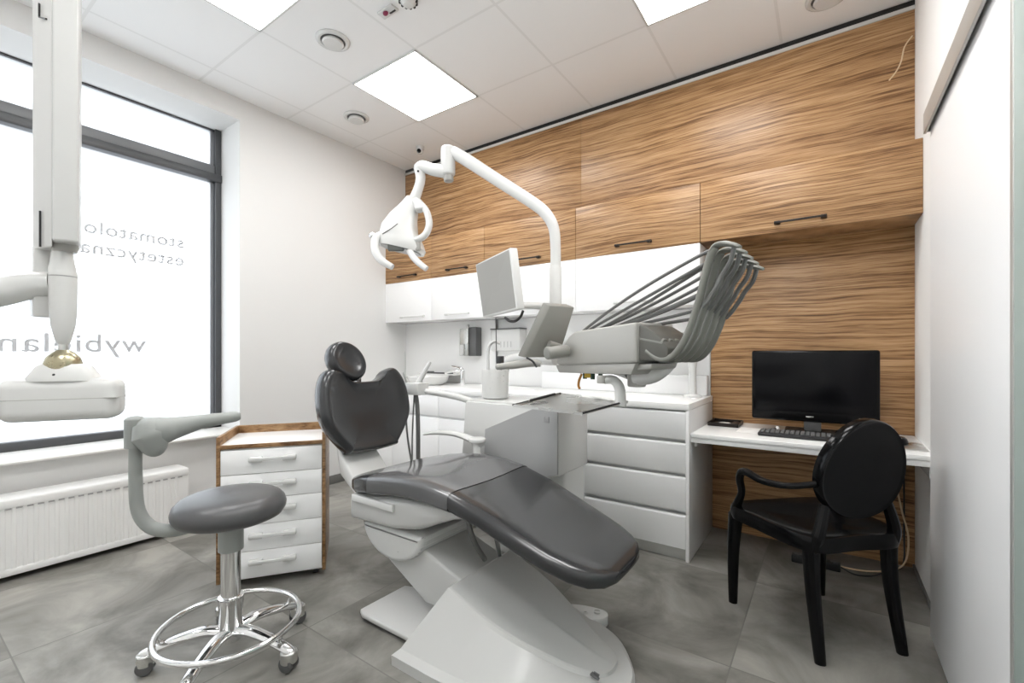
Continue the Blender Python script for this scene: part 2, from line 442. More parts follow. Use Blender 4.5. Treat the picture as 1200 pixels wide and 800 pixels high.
# radiator
rt = thing('radiator', 'long white panel radiator on the wall under the window', 'radiator', (-3.44, 0.2, 0.03))
RX = -3.36
y0r, y1r, z0r, z1r = -0.75, 1.20, 0.03, 0.415
ra = B()
n = 49
prof = []
for i in range(n):
    ya = y0r + 0.03 + i * (y1r - y0r - 0.06) / n; st = (y1r - y0r - 0.06) / n
    prof += [(ya, 0.0), (ya + st * 0.30, 0.0), (ya + st * 0.42, -0.0035), (ya + st * 0.88, -0.0035)]
prof = [(y0r, 0.0)] + prof + [(y1r, 0.0)]
poly = prof + [(y1r, -0.025), (y0r, -0.025)]
ra.prism([(a, b_) for a, b_ in poly], lambda a, b_, t: V((RX + b_, a, t)), z0r + 0.035, z1r - 0.045)
ra.box((RX - 0.028, y0r, z1r - 0.045), (RX + 0.001, y1r, z1r - 0.004), 0.004)
ra.box((RX - 0.028, y0r, z0r), (RX + 0.001, y1r, z0r + 0.036), 0.004)
part('front_panel', ra, 'rad', rt)
part('rear_panel', B().box((RX - 0.165, y0r + 0.01, z0r), (RX - 0.14, y1r - 0.01, z1r - 0.01), 0.004), 'rad', rt)
part('top_grille', B().box((RX - 0.17, y0r, z1r - 0.012), (RX - 0.003, y1r, z1r), 0.004), 'rad', rt)
part('end_panel', B().box((RX - 0.17, y1r - 0.004, z0r), (RX - 0.003, y1r + 0.003, z1r - 0.002), 0.002), 'rad', rt)
sl = B()
for i in range(n):
    ya = y0r + 0.03 + i * (y1r - y0r - 0.06) / n; st = (y1r - y0r - 0.06) / n
    sl.box((RX - 0.003, ya + st * 0.3, z1r - 0.052), (RX + 0.0015, ya + st * 0.9, z1r - 0.045))
part('slot', sl, 'slot', rt, 'row of small grey slots')
for ya in (y1r - 0.4, y0r + 0.36): part('bracket', B().box((XL + 0.0005, ya, 0.12), (RX - 0.16, ya + 0.04, 0.36), 0.003), 'rad', rt)

# sliding door, rail and glass on the right wall
dt = bpy.data.objects.new('door_1', None); COL.objects.link(dt); dt.location = (0.35, 1.99, 0); WM[dt] = Matrix.Translation(dt.location)
dt['kind'] = 'structure'; dt['category'] = 'door'; dt['label'] = 'white sliding door panel hung beside the desk'
part('door_panel', B().box((0.342, 1.475, 0.012), (0.380, 2.455, 2.10), 0.002), 'doorwhite', dt)
part('edge_strip', B().box((0.338, 1.462, 0.012), (0.382, 1.475, 2.10), 0.002), 'plastic', dt)
gt = bpy.data.objects.new('door_2', None); COL.objects.link(gt); gt.location = (0.35, 1.1, 0); WM[gt] = Matrix.Translation(gt.location)
gt['kind'] = 'structure'; gt['category'] = 'door'; gt['label'] = 'green-edged glass panel at the right edge of the room'
part('glass_panel', B().box((0.336, 0.5, 0.012), (0.350, 1.440, 2.10), 0.002), 'greenglass', gt)
part('edge_profile', B().box((0.334, 1.440, 0.012), (0.352, 1.458, 2.10), 0.002), 'alu', gt)
rl = bpy.data.objects.new('trim_2', None); COL.objects.link(rl); rl.location = (0.35, 1.0, 2.05); WM[rl] = Matrix.Translation(rl.location)
rl['kind'] = 'structure'; rl['category'] = 'trim'; rl['label'] = 'aluminium sliding door rail along the right wall'
part('rail_cover', B().box((0.322, YF + 0.02, 2.035), (0.332, 2.467, 2.118), 0.002).box((0.332, YF + 0.02, 2.108), (XR, 2.467, 2.118), 0.001), 'alu', rl)
part('rail_end', B().box((0.332, 2.461, 2.04), (XR, 2.467, 2.108), 0.001), 'alu', rl)

# ------------------------------------------------------------------ ceiling fittings
pi_ = 0.012
def ceiling_light(x, y, label):
    t = thing('ceiling_light', label, 'light', (x + TL / 2, y + TL / 2, H - 0.014), group='square LED ceiling panels')
    f = B()
    for a, c in (((x, y), (x + TL, y + pi_)), ((x, y + TL - pi_), (x + TL, y + TL)), ((x, y), (x + pi_, y + TL)), ((x + TL - pi_, y), (x + TL, y + TL))):
        f.box((*a, H - 0.010), (*c, H - 0.0005), 0.001)
    part('light_frame', f, 'plastic', t)
    part('diffuser', B().box((x + pi_, y + pi_, H - 0.008), (x + TL - pi_, y + TL - pi_, H - 0.003)), 'led', t)
ceiling_light(G0 - 1.25, R0 - TL, 'square lit ceiling panel left of the dental lamp arm, whole in view')
ceiling_light(G0 - 1.25, R0 - 3 * TL, 'square lit ceiling panel at the top left, nearest the window')
ceiling_light(G0 + TL, R0 - TL, 'square lit ceiling panel at the top right above the wooden cabinets')
ceiling_light(G0 + TL, R0 - 3 * TL, 'square lit ceiling panel overhead near the glass door')
ceiling_light(G0 - 1.25, R0 - 5 * TL, 'square lit ceiling panel overhead behind the viewer on the window side')
ceiling_light(G0 + TL, R0 - 5 * TL, 'square lit ceiling panel overhead behind the viewer on the door side')

def vent(x, y, label, op):
    t = thing('ceiling_vent', label, 'vent', (x, y, H - 0.03), group='round ceiling air valves')
    part('collar', B().lathe((x, y, H - 0.0005), [(0.098, 0), (0.098, -0.006), (0.085, -0.014), (0.072, -0.012), (0.070, -0.001)]), 'plastic', t)
    part('throat', B().lathe((x, y, H - 0.0005), [(0.071, 0), (0.071, -0.004), (0.001, -0.004)]), 'greydark', t, 'dark gap round the valve disc')
    part('disc', B().lathe((x, y, H - 0.004), [(0.02, 0), (0.058, -op * 0.4), (0.062, -op), (0.055, -op - 0.008), (0.001, -op - 0.011)]), 'plastic', t)
vent(-2.45, 1.63, 'round white ceiling air valve between the two left light panels', 0.016)
vent(-3.09, 2.265, 'round white ceiling air valve nearest the back left corner', 0.024)
vent(0.0, 2.93, 'round white ceiling air valve over the desk, cut by the top edge', 0.016)
t = thing('smoke_detector', 'round perforated smoke detector cut by the top edge of the photo', 'detector', (-1.825, 1.66, H - 0.05))
part('body', B().lathe((-1.825, 1.66, H - 0.0005), [(0.052, 0), (0.052, -0.012), (0.042, -0.03), (0.025, -0.046), (0.001, -0.048)]), 'plastic', t)
g = B()
for k in range(12):
    a = k * PI / 6
    g.box((-1.825 + 0.044 * math.cos(a) - 0.006, 1.66 + 0.044 * math.sin(a) - 0.006, H - 0.033), (-1.825 + 0.044 * math.cos(a) + 0.006, 1.66 + 0.044 * math.sin(a) + 0.006, H - 0.014), 0.002)
part('grille_slot', g, 'blackm', t)
t = thing('ceiling_indicator', 'tiny ceiling indicator with a dark red lens beside the smoke detector', 'indicator', (-1.97, 1.67, H - 0.02))
part('base', B().box((-2.05, 1.635, H - 0.012), (-1.93, 1.69, H - 0.0005), 0.004), 'plastic', t)
part('lens', B().sph((-2.00, 1.655, H - 0.016), 0.016, (1.1, 0.8, 0.8)), 'red', t, 'dark red lens')
part('slot', B().box((-1.985, 1.668, H - 0.015), (-1.94, 1.678, H - 0.010), 0.001), 'blackm', t)
t = thing('security_camera', 'tiny white ceiling camera near the back left corner', 'camera', (-3.05, 2.92, H - 0.07))
part('mount', B().cyl((-3.05, 2.92, H - 0.0005), (-3.05, 2.92, H - 0.03), 0.036, bev=0.004), 'plastic', t)
part('eye', B().sph((-3.045, 2.91, H - 0.045), 0.033), 'plastic', t)
part('lens', B().sph((-3.03, 2.885, H - 0.058), 0.019), 'black', t)

# ------------------------------------------------------------------ wooden cladding and wall cabinets
def clad(x0, x1, z0, z1, label):
    solo('wall_cladding', B().box((x0 + 0.001, YB - 0.018, z0), (x1 - 0.001, YB - 0.0005, z1), 0.001), 'wood', label, 'panel', 'zebrano wall cladding boards')
ZB, ZT, YC = 1.831, 2.199, 2.96
clad(XL, -1.578, ZT - 0.05, 2.985, 'wood-grain wall board above the cabinets on the left, beside the window wall')
clad(-1.578, XR, ZT - 0.05, 2.985, 'wood-grain wall board above the cabinets on the right, up to the white wall')
clad(-0.632, XR, 0.0, 1.9, 'wood-grain wall board behind the computer desk')
struct('trim_3', B().box((XL, YB - 0.016, 3.004), (XR, YB, H), 0.001), 'blackm', 'dark shadow gap under the ceiling')
struct('trim_4', B().box((XL, YB - 0.028, 2.985), (XR, YB, 3.004), 0.001), 'plastic', 'thin white strip above the wooden wall')

def bow_handle(b_, x0, x1, y, z, mat_w=0.011, out=0.03):
    b_.box((x0, y - out, z - mat_w / 2), (x1, y - out + 0.009, z + mat_w / 2), 0.002)
    for a in (x0, x1 - 0.028):
        b_.box((a, y - out + 0.004, z - mat_w * 0.75), (a + 0.028, y, z + mat_w * 0.75), 0.002)
    return b_
XS = [XL, -2.954, -2.338, -1.496, -0.642, XR]
HS = [(-3.385, -3.135), (-2.755, -2.515), (-2.03, -1.79), (-1.19, -0.94), (-0.244, 0.001)]
WHERE = ['first from the window wall, behind the dental lamp', 'second from the window wall, left of the small monitor', 'third from the window wall, behind the lamp pole', 'fourth from the window wall, right of the lamp pole', 'widest and rightmost, above the computer']
for i in range(5):
    a, c = XS[i] + 0.0015, XS[i + 1] - 0.0015
    t = thing('wall_cabinet', 'wood-grain flap wall cabinet, ' + WHERE[i], 'cabinet', ((a + c) / 2, 3.1, ZB), group='wood-grain wall cabinets')
    part('body', B().box((a, YC + 0.020, ZB + 0.001), (c, YB - 0.0185, ZT), 0.001), 'wood', t)
    d = part('door', B().box((a, YC, ZB), (c, YC + 0.019, ZT), 0.0015), 'wood', t)
    part('handle', bow_handle(B(), HS[i][0], HS[i][1], YC, 1.882), 'oilbronze', d, 'dark bow handle')
ZW = 1.45
HW = [(-3.352, -3.03), (-2.775, -2.50), (-2.05, -1.78), (-1.2, -0.93)]
WW = ['first from the window wall', 'second from the window wall', 'third, behind the small monitor', 'rightmost, behind the grey hoses']
for i in range(4):
    a, c = XS[i] + 0.0015, XS[i + 1] - 0.0015
    t = thing('white_wall_cabinet', 'glossy white wall cabinet under the wooden row, ' + WW[i], 'cabinet', ((a + c) / 2, 3.1, ZW), group='white wall cabinets')
    part('body', B().box((a, YC + 0.020, ZW + 0.001), (c, YB - 0.001, ZB - 0.001), 0.001), 'lacquer', t)
    d = part('door', B().box((a, YC, ZW), (c, YC + 0.019, ZB - 0.002), 0.0015), 'lacquer', t)
    part('handle', bow_handle(B(), HW[i][0], HW[i][1], YC, 1.492, out=0.022), 'plastic', d)

# splashback
struct('trim_5', B().box((XL, YB - 0.008, 0.869), (-0.634, YB - 0.0005, ZW), 0.001), 'splash', 'pale splashback behind the worktop')
struct('trim_6', B().box((-0.640, YB - 0.022, 0.87), (-0.633, YB - 0.0005, ZW), 0.001), 'plastic', 'white edge strip beside the wooden desk wall')

# ------------------------------------------------------------------ base cabinets + worktop
CT0, CT1, YD, XC = 0.833, 0.869, 2.58, -0.618
solo('worktop', B().box((XL + 0.001, YD, CT0), (XC, YB - 0.0225, CT1), 0.003), 'worktop', 'long white worktop along the back wall', 'worktop')
DZ = [(0.672, 0.822), (0.485, 0.650), (0.276, 0.462), (0.068, 0.252)]
def drawer_unit(x0, x1, label):
    t = thing('drawer_cabinet', label, 'cabinet', ((x0 + x1) / 2, 2.9, 0), group='white handleless base cabinets')
    bd = B()
    bd.box((x0, YD + 0.05, 0.062), (x1, YB - 0.03, CT0 - 0.0005), 0.001)
    bd.box((x1 - 0.018, YD + 0.004, 0.0005), (x1, YB - 0.03, CT0 - 0.0005), 0.001)
    bd.box((x0, YD + 0.004, 0.0005), (x0 + 0.018, YB - 0.03, CT0 - 0.0005), 0.001)
    part('body', bd, 'lacquer', t)
    part('plinth', B().box((x0 + 0.018, YD + 0.03, 0.0005), (x1 - 0.018, YD + 0.045, 0.064), 0.001), 'alu', t, 'grey plinth')
    for z0, z1 in DZ:
        poly = [(YD + 0.006, z0), (YD + 0.006, z1 - 0.010), (YD + 0.010, z1), (YD + 0.030, z1 + 0.003), (YD + 0.030, z1 - 0.012), (YD + 0.024, z0)]
        part('drawer', B().prism(poly, lambda a, b_, q: V((q, a, b_)), x0 + 0.001, x1 - 0.019, 0.0012), 'lacquer', t)
drawer_unit(-1.262, XC, 'white four-drawer base cabinet beside the computer desk')
drawer_unit(-1.90, -1.263, 'white base cabinet hidden behind the dental unit column')
def door_unit(x0, x1, label):
    t = thing('base_cabinet', label, 'cabinet', ((x0 + x1) / 2, 2.9, 0), group='white base cabinets with doors')
    part('body', B().box((x0, YD + 0.03, 0.07), (x1, YB - 0.03, CT0 - 0.0005), 0.001), 'lacquer', t)
    part('plinth', B().box((x0, YD + 0.05, 0.0005), (x1, YD + 0.066, 0.069), 0.001), 'alu', t)
    part('drawer', B().box((x0 + 0.0015, YD + 0.008, 0.655), (x1 - 0.0015, YD + 0.027, 0.812), 0.002), 'lacquer', t)
    part('door', B().box((x0 + 0.0015, YD + 0.008, 0.072), (x1 - 0.0015, YD + 0.027, 0.640), 0.002), 'lacquer', t)
door_unit(-2.50, -1.9015, 'white base cabinet left of the dental unit, seen between chair and unit')
door_unit(-3.04, -2.5015, 'white base cabinet behind the assistant tubes')
door_unit(XL + 0.002, -3.0415, 'white base cabinet in the far left corner behind the backrest')

# desk
t = thing('desk', 'white desk board fixed between the drawers and the sliding door', 'desk', (-0.1, 2.9, 0.66))
part('desk_top', B().box((XC + 0.001, 2.615, 0.683), (XR - 0.001, YB - 0.019, 0.7055), 0.003), 'worktop', t)
part('edge_rail', B().box((XC + 0.001, 2.622, 0.655), (XR - 0.001, 2.645, 0.683), 0.003), 'worktop', t)
part('bracket', B().box((XR - 0.02, 2.66, 0.60), (XR - 0.001, 3.19, 0.683), 0.002), 'lacquer', t)
part('bracket', B().box((XC + 0.001, 2.70, 0.62), (XC + 0.015, 3.19, 0.683), 0.002), 'lacquer', t)

# ------------------------------------------------------------------ things on the desk
DT = 0.7060
t = thing('computer_monitor', 'large black computer monitor on the white desk', 'monitor', (-0.066, 3.02, DT))
sc_ = B(); sc_.box((-0.362, 2.985, 0.768), (0.226, 3.035, 1.163), 0.012, 3); part('casing', sc_, 'black', t)
part('screen', B().box((-0.342, 2.9825, 0.822), (0.206, 2.986, 1.146), 0.001), 'screen', t)
part('stand', B().box((-0.105, 3.0, DT + 0.012), (-0.025, 3.03, 0.80), 0.004), 'greydark', t)
part('foot', B().box((-0.20, 2.93, DT), (0.07, 3.12, DT + 0.012), 0.005), 'blackm', t)
part('sticker', B().box((0.140, 2.9835, 0.786), (0.185, 2.9852, 0.806), 0.0005), 'paper', t, 'small white sticker')
part('badge', B().box((-0.095, 2.9835, 0.792), (-0.060, 2.9852, 0.800), 0.0005), 'steel', t)
t = thing('keyboard', 'black computer keyboard in front of the large monitor', 'keyboard', (-0.08, 2.815, DT))
part('case', B().box((-0.305, 2.745, DT), (0.145, 2.885, DT + 0.02), 0.006), 'blackm', t)
keys = B()
for r in range(5):
    for c in range(19):
        x = -0.293 + c * 0.0225; y = 2.757 + r * 0.0235
        keys.box((x, y, DT + 0.019), (x + 0.0185, y + 0.019, DT + 0.026), 0.002, 1)
part('keys', keys, 'greydark', t)
t = thing('mouse_pad', 'thin grey pad under the black mouse at the right desk end', 'mouse pad', (0.28, 2.84, DT))
part('mat', B().box((0.20, 2.72, DT), (0.375, 2.95, DT + 0.006), 0.002), 'steel', t)
t = thing('computer_mouse', 'black computer mouse on the grey pad behind the black chair', 'mouse', (0.29, 2.86, DT + 0.0062))
part('shell', B().rings([[V((0.290 + 0.031 * k * math.cos(a_), 2.86 + 0.053 * k * math.sin(a_), DT + z)) for a_ in [PI * q / 12 for q in range(24)]] for k, z in ((0.96, 0.0065), (1.0, 0.010), (0.97, 0.02), (0.85, 0.03), (0.6, 0.037), (0.1, 0.039))]), 'black', t)
part('wheel', B().cyl((0.286, 2.83, DT + 0.032), (0.294, 2.83, DT + 0.032), 0.007), 'greydark', t)
t = thing('desk_tray', 'dark low tray of papers at the left end of the desk', 'tray', (-0.52, 3.06, DT))
tb = B(); tb.box((-0.600, 2.96, DT), (-0.43, 3.16, DT + 0.006), 0.002)
for a, c in (((-0.600, 2.96), (-0.43, 2.966)), ((-0.600, 3.154), (-0.43, 3.16)), ((-0.600, 2.96), (-0.594, 3.16)), ((-0.436, 2.96), (-0.43, 3.16))):
    tb.box((*a, DT), (*c, DT + 0.022), 0.001)
part('box', tb, 'oilbronze', t)
solo('paper_slip', B().box((-0.55, 3.0, DT + 0.0065), (-0.49, 3.08, DT + 0.012), 0.001), 'paper', 'small white slip lying in the dark desk tray', 'paper')
solo('phone', B().box((-0.48, 2.99, DT + 0.0065), (-0.444, 3.12, DT + 0.016), 0.004), 'blackm', 'small black device lying in the dark desk tray', 'device')
solo('paper_sheet', B().box((-0.42, 2.80, DT), (-0.315, 3.0, DT + 0.0015), 0.0004), 'paper', 'white sheet of paper on the desk left of the keyboard', 'paper')
t = thing('pen', 'short dark pen with a white tip under the monitor', 'pen', (-0.27, 2.96, DT))
part('barrel', B().cyl((-0.285, 2.925, DT + 0.006), (-0.235, 2.965, DT + 0.014), 0.0055), 'blackm', t)
part('cap', B().sph((-0.230, 2.969, DT + 0.016), 0.011), 'plastic', t)

# cables and power strip
solo('hanging_wire', B().tube([at(1069, 42, 2.41), at(1060, 55, 2.41), at(1056, 72, 2.42), at(1050, 84, 2.42), at(1042, 94, 2.425)], 0.0035, 8), 'beigecable', 'short beige wire sticking out over the wooden wall at the top right', 'cable')
solo('desk_cable', B().tube([(0.30, 3.19, 0.66), (0.30, 3.17, 0.5), (0.322, 3.12, 0.33), (0.345, 3.08, 0.20), (0.33, 3.06, 0.075), (0.27, 3.05, 0.02), (0.15, 3.0, 0.006), (0.02, 3.0, 0.006)], 0.004, 8), 'beigecable', 'thin beige cable hanging under the right end of the desk', 'cable')
t = thing('power_strip', 'black power strip on the floor under the desk', 'power strip', (-0.05, 2.95, 0))
part('case', B().box((-0.16, 2.92, 0.0005), (0.06, 2.975, 0.042), 0.006), 'blackm', t)
pk = B()
for k in range(4): pk.cyl((-0.13 + k * 0.055, 2.947, 0.041), (-0.13 + k * 0.055, 2.947, 0.046), 0.019)
part('socket', pk, 'greydark', t)
solo('black_cable', B().tube([(0.06, 2.95, 0.02), (0.12, 2.93, 0.006), (0.2, 2.97, 0.006), (0.27, 3.09, 0.006), (0.33, 3.14, 0.03), (0.34, 3.19, 0.2), (0.34, 3.2, 0.66)], 0.004, 8), 'blackm', 'black cable running from the power strip up to the desk', 'cable')

# ------------------------------------------------------------------ black ghost-style armchair
t = thing('armchair', 'glossy black plastic armchair with oval back at the desk', 'chair', (-0.04, 2.30, 0), math.radians(43.8))
def L(x, y, z): return V((x, y, z))
seat_o = smooth2d([(-0.235, 0.225), (0.0, 0.245), (0.235, 0.225), (0.245, 0.05), (0.195, -0.19), (0.0, -0.205), (-0.195, -0.19), (-0.245, 0.05)])
s_ = B(); s_.rings([[L(a * k, b_ * k, z) for a, b_ in seat_o] for k, z in ((0.90, 0.395), (0.985, 0.40), (1.0, 0.415), (1.0, 0.445), (0.985, 0.457), (0.93, 0.460), (0.6, 0.452), (0.1, 0.448))])
part('seat', s_, 'black', t, local=True)
for sgn in (-1, 1):
    part('leg', B().tube([L(0.222 * sgn, 0.205, 0.41), L(0.228 * sgn, 0.215, 0.25), L(0.230 * sgn, 0.215, 0.0)], [0.030, 0.024, 0.017], 12, 6, 1.1), 'black', t, local=True)
    part('leg', B().tube([L(0.172 * sgn, -0.165, 0.415), L(0.172 * sgn, -0.175, 0.25), L(0.178 * sgn, -0.215, 0.0)], [0.029, 0.025, 0.018], 12, 6, 1.1), 'black', t, local=True)
LEAN = math.radians(9)
def bk(a, b_, q):      # a across, b up from the seat back, q forward of the panel
    yy = -0.185 - b_ * math.sin(LEAN) - 0.55 * a * a * -0.6 + q * math.cos(LEAN)
    return L(a, yy, 0.46 + b_ * math.cos(LEAN) + q * math.sin(LEAN))
ov = [(0.183 * math.cos(x), 0.245 + 0.192 * math.sin(x) - 0.010 * math.cos(2 * x)) for x in [2 * PI * k / 48 for k in range(48)]]
bp_ = B()
ce = (0.0, 0.245)
bp_.rings([[bk(ce[0] + (a - ce[0]) * k, ce[1] + (b_ - ce[1]) * k, q) for a, b_ in ov] for k, q in
           ((0.05, -0.010), (0.5, -0.010), (0.90, -0.010), (0.94, -0.011), (0.975, -0.015), (1.0, -0.008), (1.005, 0.01), (1.0, 0.026), (0.97, 0.030), (0.94, 0.020), (0.92, 0.002), (0.5, 0.0), (0.05, 0.0))])
part('backrest', bp_, 'black', t, local=True)
for sgn in (-1, 1):
    part('back_post', B().tube([L(0.172 * sgn, -0.17, 0.40), L(0.165 * sgn, -0.195, 0.47), bk(0.135 * sgn, 0.115, 0.006)], [0.027, 0.022, 0.018], 10, 5), 'black', t, local=True)
    part('armrest', B().tube([bk(0.176 * sgn, 0.20, 0.008), L(0.235 * sgn, -0.13, 0.635), L(0.262 * sgn, -0.02, 0.625), L(0.275 * sgn, 0.075, 0.640), L(0.268 * sgn, 0.115, 0.60), L(0.245 * sgn, 0.135, 0.53), L(0.234 * sgn, 0.19, 0.44), L(0.224 * sgn, 0.205, 0.38)],
                             [0.014, 0.014, 0.015, 0.018, 0.017, 0.016, 0.022, 0.026], 12, 6, 0.9), 'black', t, local=True)

# ------------------------------------------------------------------ drawer cart under the window wall
E1 = V((0.584, 0.811, 0)); N1 = V((-0.811, 0.584, 0))
crot = math.atan2(E1.y, E1.x)
C0 = V((-2.402, 0.972, 0))
t = thing('drawer_cart', 'white five-drawer cart with walnut edges behind the stool', 'cart', (C0.x, C0.y, 0), crot)
cw, cd, ch = 0.486, 0.40, 0.742
part('side_panel', B().box((0, 0, 0.035), (0.016, cd, ch), 0.0015), 'wood_edge', t, 'walnut side board', local=True)
part('side_panel', B().box((cw - 0.016, 0, 0.035), (cw, cd, ch), 0.0015), 'wood_edge', t, 'walnut side board', local=True)
part('back_panel', B().box((0.016, cd - 0.016, 0.035), (cw - 0.016, cd, ch), 0.0015), 'wood_edge', t, local=True)
part('top_board', B().box((0.016, 0.012, 0.680), (cw - 0.016, cd - 0.016, 0.700), 0.001), 'worktop', t, local=True)
part('front_edge', B().box((0.016, 0.0, 0.682), (cw - 0.016, 0.012, 0.702), 0.001), 'wood_edge', t, local=True)
part('carcass', B().box((0.016, 0.022, 0.036), (cw - 0.016, cd - 0.017, 0.679), 0.001), 'lacquer', t, local=True)
zz = [0.050, 0.178, 0.306, 0.434, 0.556, 0.678]
for i in range(5):
    d = part('drawer', B().box((0.018, 0.002, zz[i]), (cw - 0.018, 0.020, zz[i + 1] - 0.003), 0.0015), 'lacquer', t, local=True)
    zc = (zz[i] + zz[i + 1]) / 2 + 0.012
    hb = B(); hb.box((0.14, -0.028, zc - 0.008), (0.35, -0.016, zc + 0.008), 0.003)
    for a in (0.14, 0.29): hb.box((a, -0.024, zc - 0.014), (a + 0.06, 0.003, zc + 0.012), 0.004)
    part('handle', hb, 'plastic', d, local=True)
for a, c in ((0.05, 0.06), (cw - 0.05, 0.06), (0.05, cd - 0.06), (cw - 0.05, cd - 0.06)):
    w_ = part('caster', B().cyl((a - 0.010, c, 0.0175), (a + 0.010, c, 0.0175), 0.017).box((a - 0.014, c - 0.012, 0.026), (a + 0.014, c + 0.012, 0.036), 0.001), 'blackm', t, local=True)

# ------------------------------------------------------------------ operator stool
SX, SY = -1.85, 0.80
t = thing('operator_stool', 'grey round operator stool with arm rest on a chrome five-star base', 'stool', (SX, SY, 0))
part('seat', B().lathe((SX, SY, 0), [(0.09, 0.522), (0.155, 0.524), (0.176, 0.534), (0.187, 0.552), (0.189, 0.568), (0.183, 0.588), (0.168, 0.604), (0.145, 0.614), (0.09, 0.622), (0.001, 0.625)], 48), 'leather2', t)
part('seat_plate', B().cyl((SX, SY, 0.507), (SX, SY, 0.523), 0.11, bev=0.004).box((SX - 0.10, SY - 0.025, 0.495), (SX + 0.06, SY + 0.025, 0.512), 0.004), 'blackm', t)
part('lever', B().tube([(SX - 0.03, SY - 0.02, 0.50), (SX - 0.05, SY - 0.03, 0.485), (SX - 0.06, SY - 0.035, 0.475)], 0.008, 8), 'stoolgrey', t)
part('column', B().lathe((SX, SY, 0), [(0.030, 0.40), (0.042, 0.405), (0.042, 0.50), (0.030, 0.505)]), 'stoolgrey', t, 'grey upper sleeve')
part('gas_lift', B().lathe((SX, SY, 0), [(0.033, 0.20), (0.033, 0.41), (0.02, 0.411)]), 'chrome', t)
part('hub', B().lathe((SX, SY, 0), [(0.030, 0.062), (0.040, 0.07), (0.041, 0.20), (0.043, 0.205), (0.043, 0.232), (0.034, 0.236)]), 'chrome', t)
part('foot_ring', B().tube([(SX + 0.235 * math.cos(k * PI / 12), SY + 0.235 * math.sin(k * PI / 12), 0.128) for k in range(24)], 0.011, 12, 2, closed=True), 'chrome', t)
for k in range(5):
    an = math.radians(18.6 + 72 * k); c_, s_ = math.cos(an), math.sin(an)
    def SP(r, z, o=0): return V((SX + r * c_ - o * s_, SY + r * s_ + o * c_, z))
    part('leg', B().tube([SP(0.02, 0.100), SP(0.09, 0.112), SP(0.18, 0.098), SP(0.262, 0.074), SP(0.285, 0.066)], [0.026, 0.025, 0.022, 0.020, 0.014], 12, 5, 0.75), 'chrome', t)
    if k in (0, 1, 2, 3): part('ring_clip', B().cyl(SP(0.225, 0.098), SP(0.232, 0.126), 0.008), 'chrome', t)
    ct = part('caster', B().cyl(SP(0.265, 0.028, -0.024), SP(0.265, 0.028, -0.006), 0.0275, bev=0.006).cyl(SP(0.265, 0.028, 0.006), SP(0.265, 0.028, 0.024), 0.0275, bev=0.006), 'greydark', t)
    part('hood', B().cyl(SP(0.266, 0.030), SP(0.266, 0.072), 0.029, bev=0.006), 'steel', ct)
# swivelling arm rest on its bent post
part('arm_post', B().tube([(SX, SY, 0.503), at(240, 612, 1.67), at(205, 621, 1.63), at(178, 618, 1.60), at(162, 598, 1.585), at(159, 560, 1.58), at(159, 520, 1.58), at(160, 500, 1.58)], [0.020, 0.021, 0.023, 0.022, 0.021, 0.020, 0.019, 0.019], 16, 6), 'stoolgrey', t)
part('arm_joint', B().tube([at(158, 492, 1.58), at(158, 524, 1.58)], [0.030, 0.030], 20, 1).sph(at(158, 492, 1.58), 0.030, (1, 1, 0.5)), 'stoolgrey', t)
pad = B()
pad.sph(at(177, 509, 1.585), 0.060, (0.85, 0.85, 1.0), 24).tube([at(172, 496, 1.585), at(177, 510, 1.585), at(182, 526, 1.59), at(184, 533, 1.595)], [0.04, 0.056, 0.036, 0.014], 20, 5)
pad.tube([at(166, 502, 1.59), at(185, 505, 1.60), at(205, 501, 1.64), at(235, 494, 1.70), at(262, 490, 1.75), at(276, 488, 1.775), at(282, 487.5, 1.785)], [0.040, 0.052, 0.040, 0.027, 0.022, 0.020, 0.012], 20, 6)
part('arm_pad', pad, 'stoolgrey', t)

# ------------------------------------------------------------------ ceiling-hung x-ray head, front left
t = thing('xray_unit', 'white ceiling-hung dental x-ray arm with block-shaped head in front of the window', 'x-ray unit', tuple(at(65, 467, 1.12)))
a0, a1 = at(40, 200, 1.13), at(40, 100, 1.13)
def upright(pxs, d, z0, z1):   # vertical prism through picture columns
    ps = [at(px, CY, dd) for px, dd in zip(pxs, d)]
    return [(p.x, p.y) for p in ps], z0, z1
def vprism(b_, pl, z0, z1, bev):
    return b_.prism(pl, lambda a, b2, q: V((a, b2, q)), z0, z1, bev, 3)
zt = H - 0.001
pl, _, _ = upright([61, 92, 96, 64], [1.07, 1.09, 1.17, 1.17], 0, 0)
part('column', vprism(B(), pl, at(0, 284, 1.09).z, zt, 0.006), 'plastic', t)
pl, _, _ = upright([38, 61, 64, 40], [1.11, 1.08, 1.17, 1.19], 0, 0)
part('column_cover', vprism(B(), pl, at(0, 291, 1.10).z, zt, 0.004), 'plastic', t)
part('cover_slot', B().tube([at(47, 247, 1.092), at(47, 289, 1.092)], 0.0022, 6, 1), 'blackm', t)
part('cover_slot', B().tube([at(46, 4, 1.092), at(46, 20, 1.092), at(54, 22, 1.085)], 0.0022, 6, 1), 'blackm', t)
cc = (at(65, CY, 1.12)); 
part('ceiling_plate', B().box((cc.x - 0.12, cc.y - 0.12, H - 0.03), (cc.x + 0.12, cc.y + 0.12, H - 0.0005), 0.008), 'plastic', t)
part('end_cap', B().lathe(at(76, 290, 1.12), [(0.022, -0.012), (0.026, 0.0), (0.026, 0.03)]), 'grey', t)
part('swivel', B().cyl(at(74, 286, 1.12), at(74, 314, 1.12), 0.016).lathe(at(73, 315, 1.12), [(0.019, 0.045), (0.023, 0.012), (0.0255, 0.0), (0.0255, -0.012)]), 'plastic', t)
part('stub', B().box(at(49, 330, 1.14) - V((0.017, 0.02, 0.09)), at(60, 290, 1.14) + V((0.017, 0.02, 0.0)), 0.006), 'plastic', t)
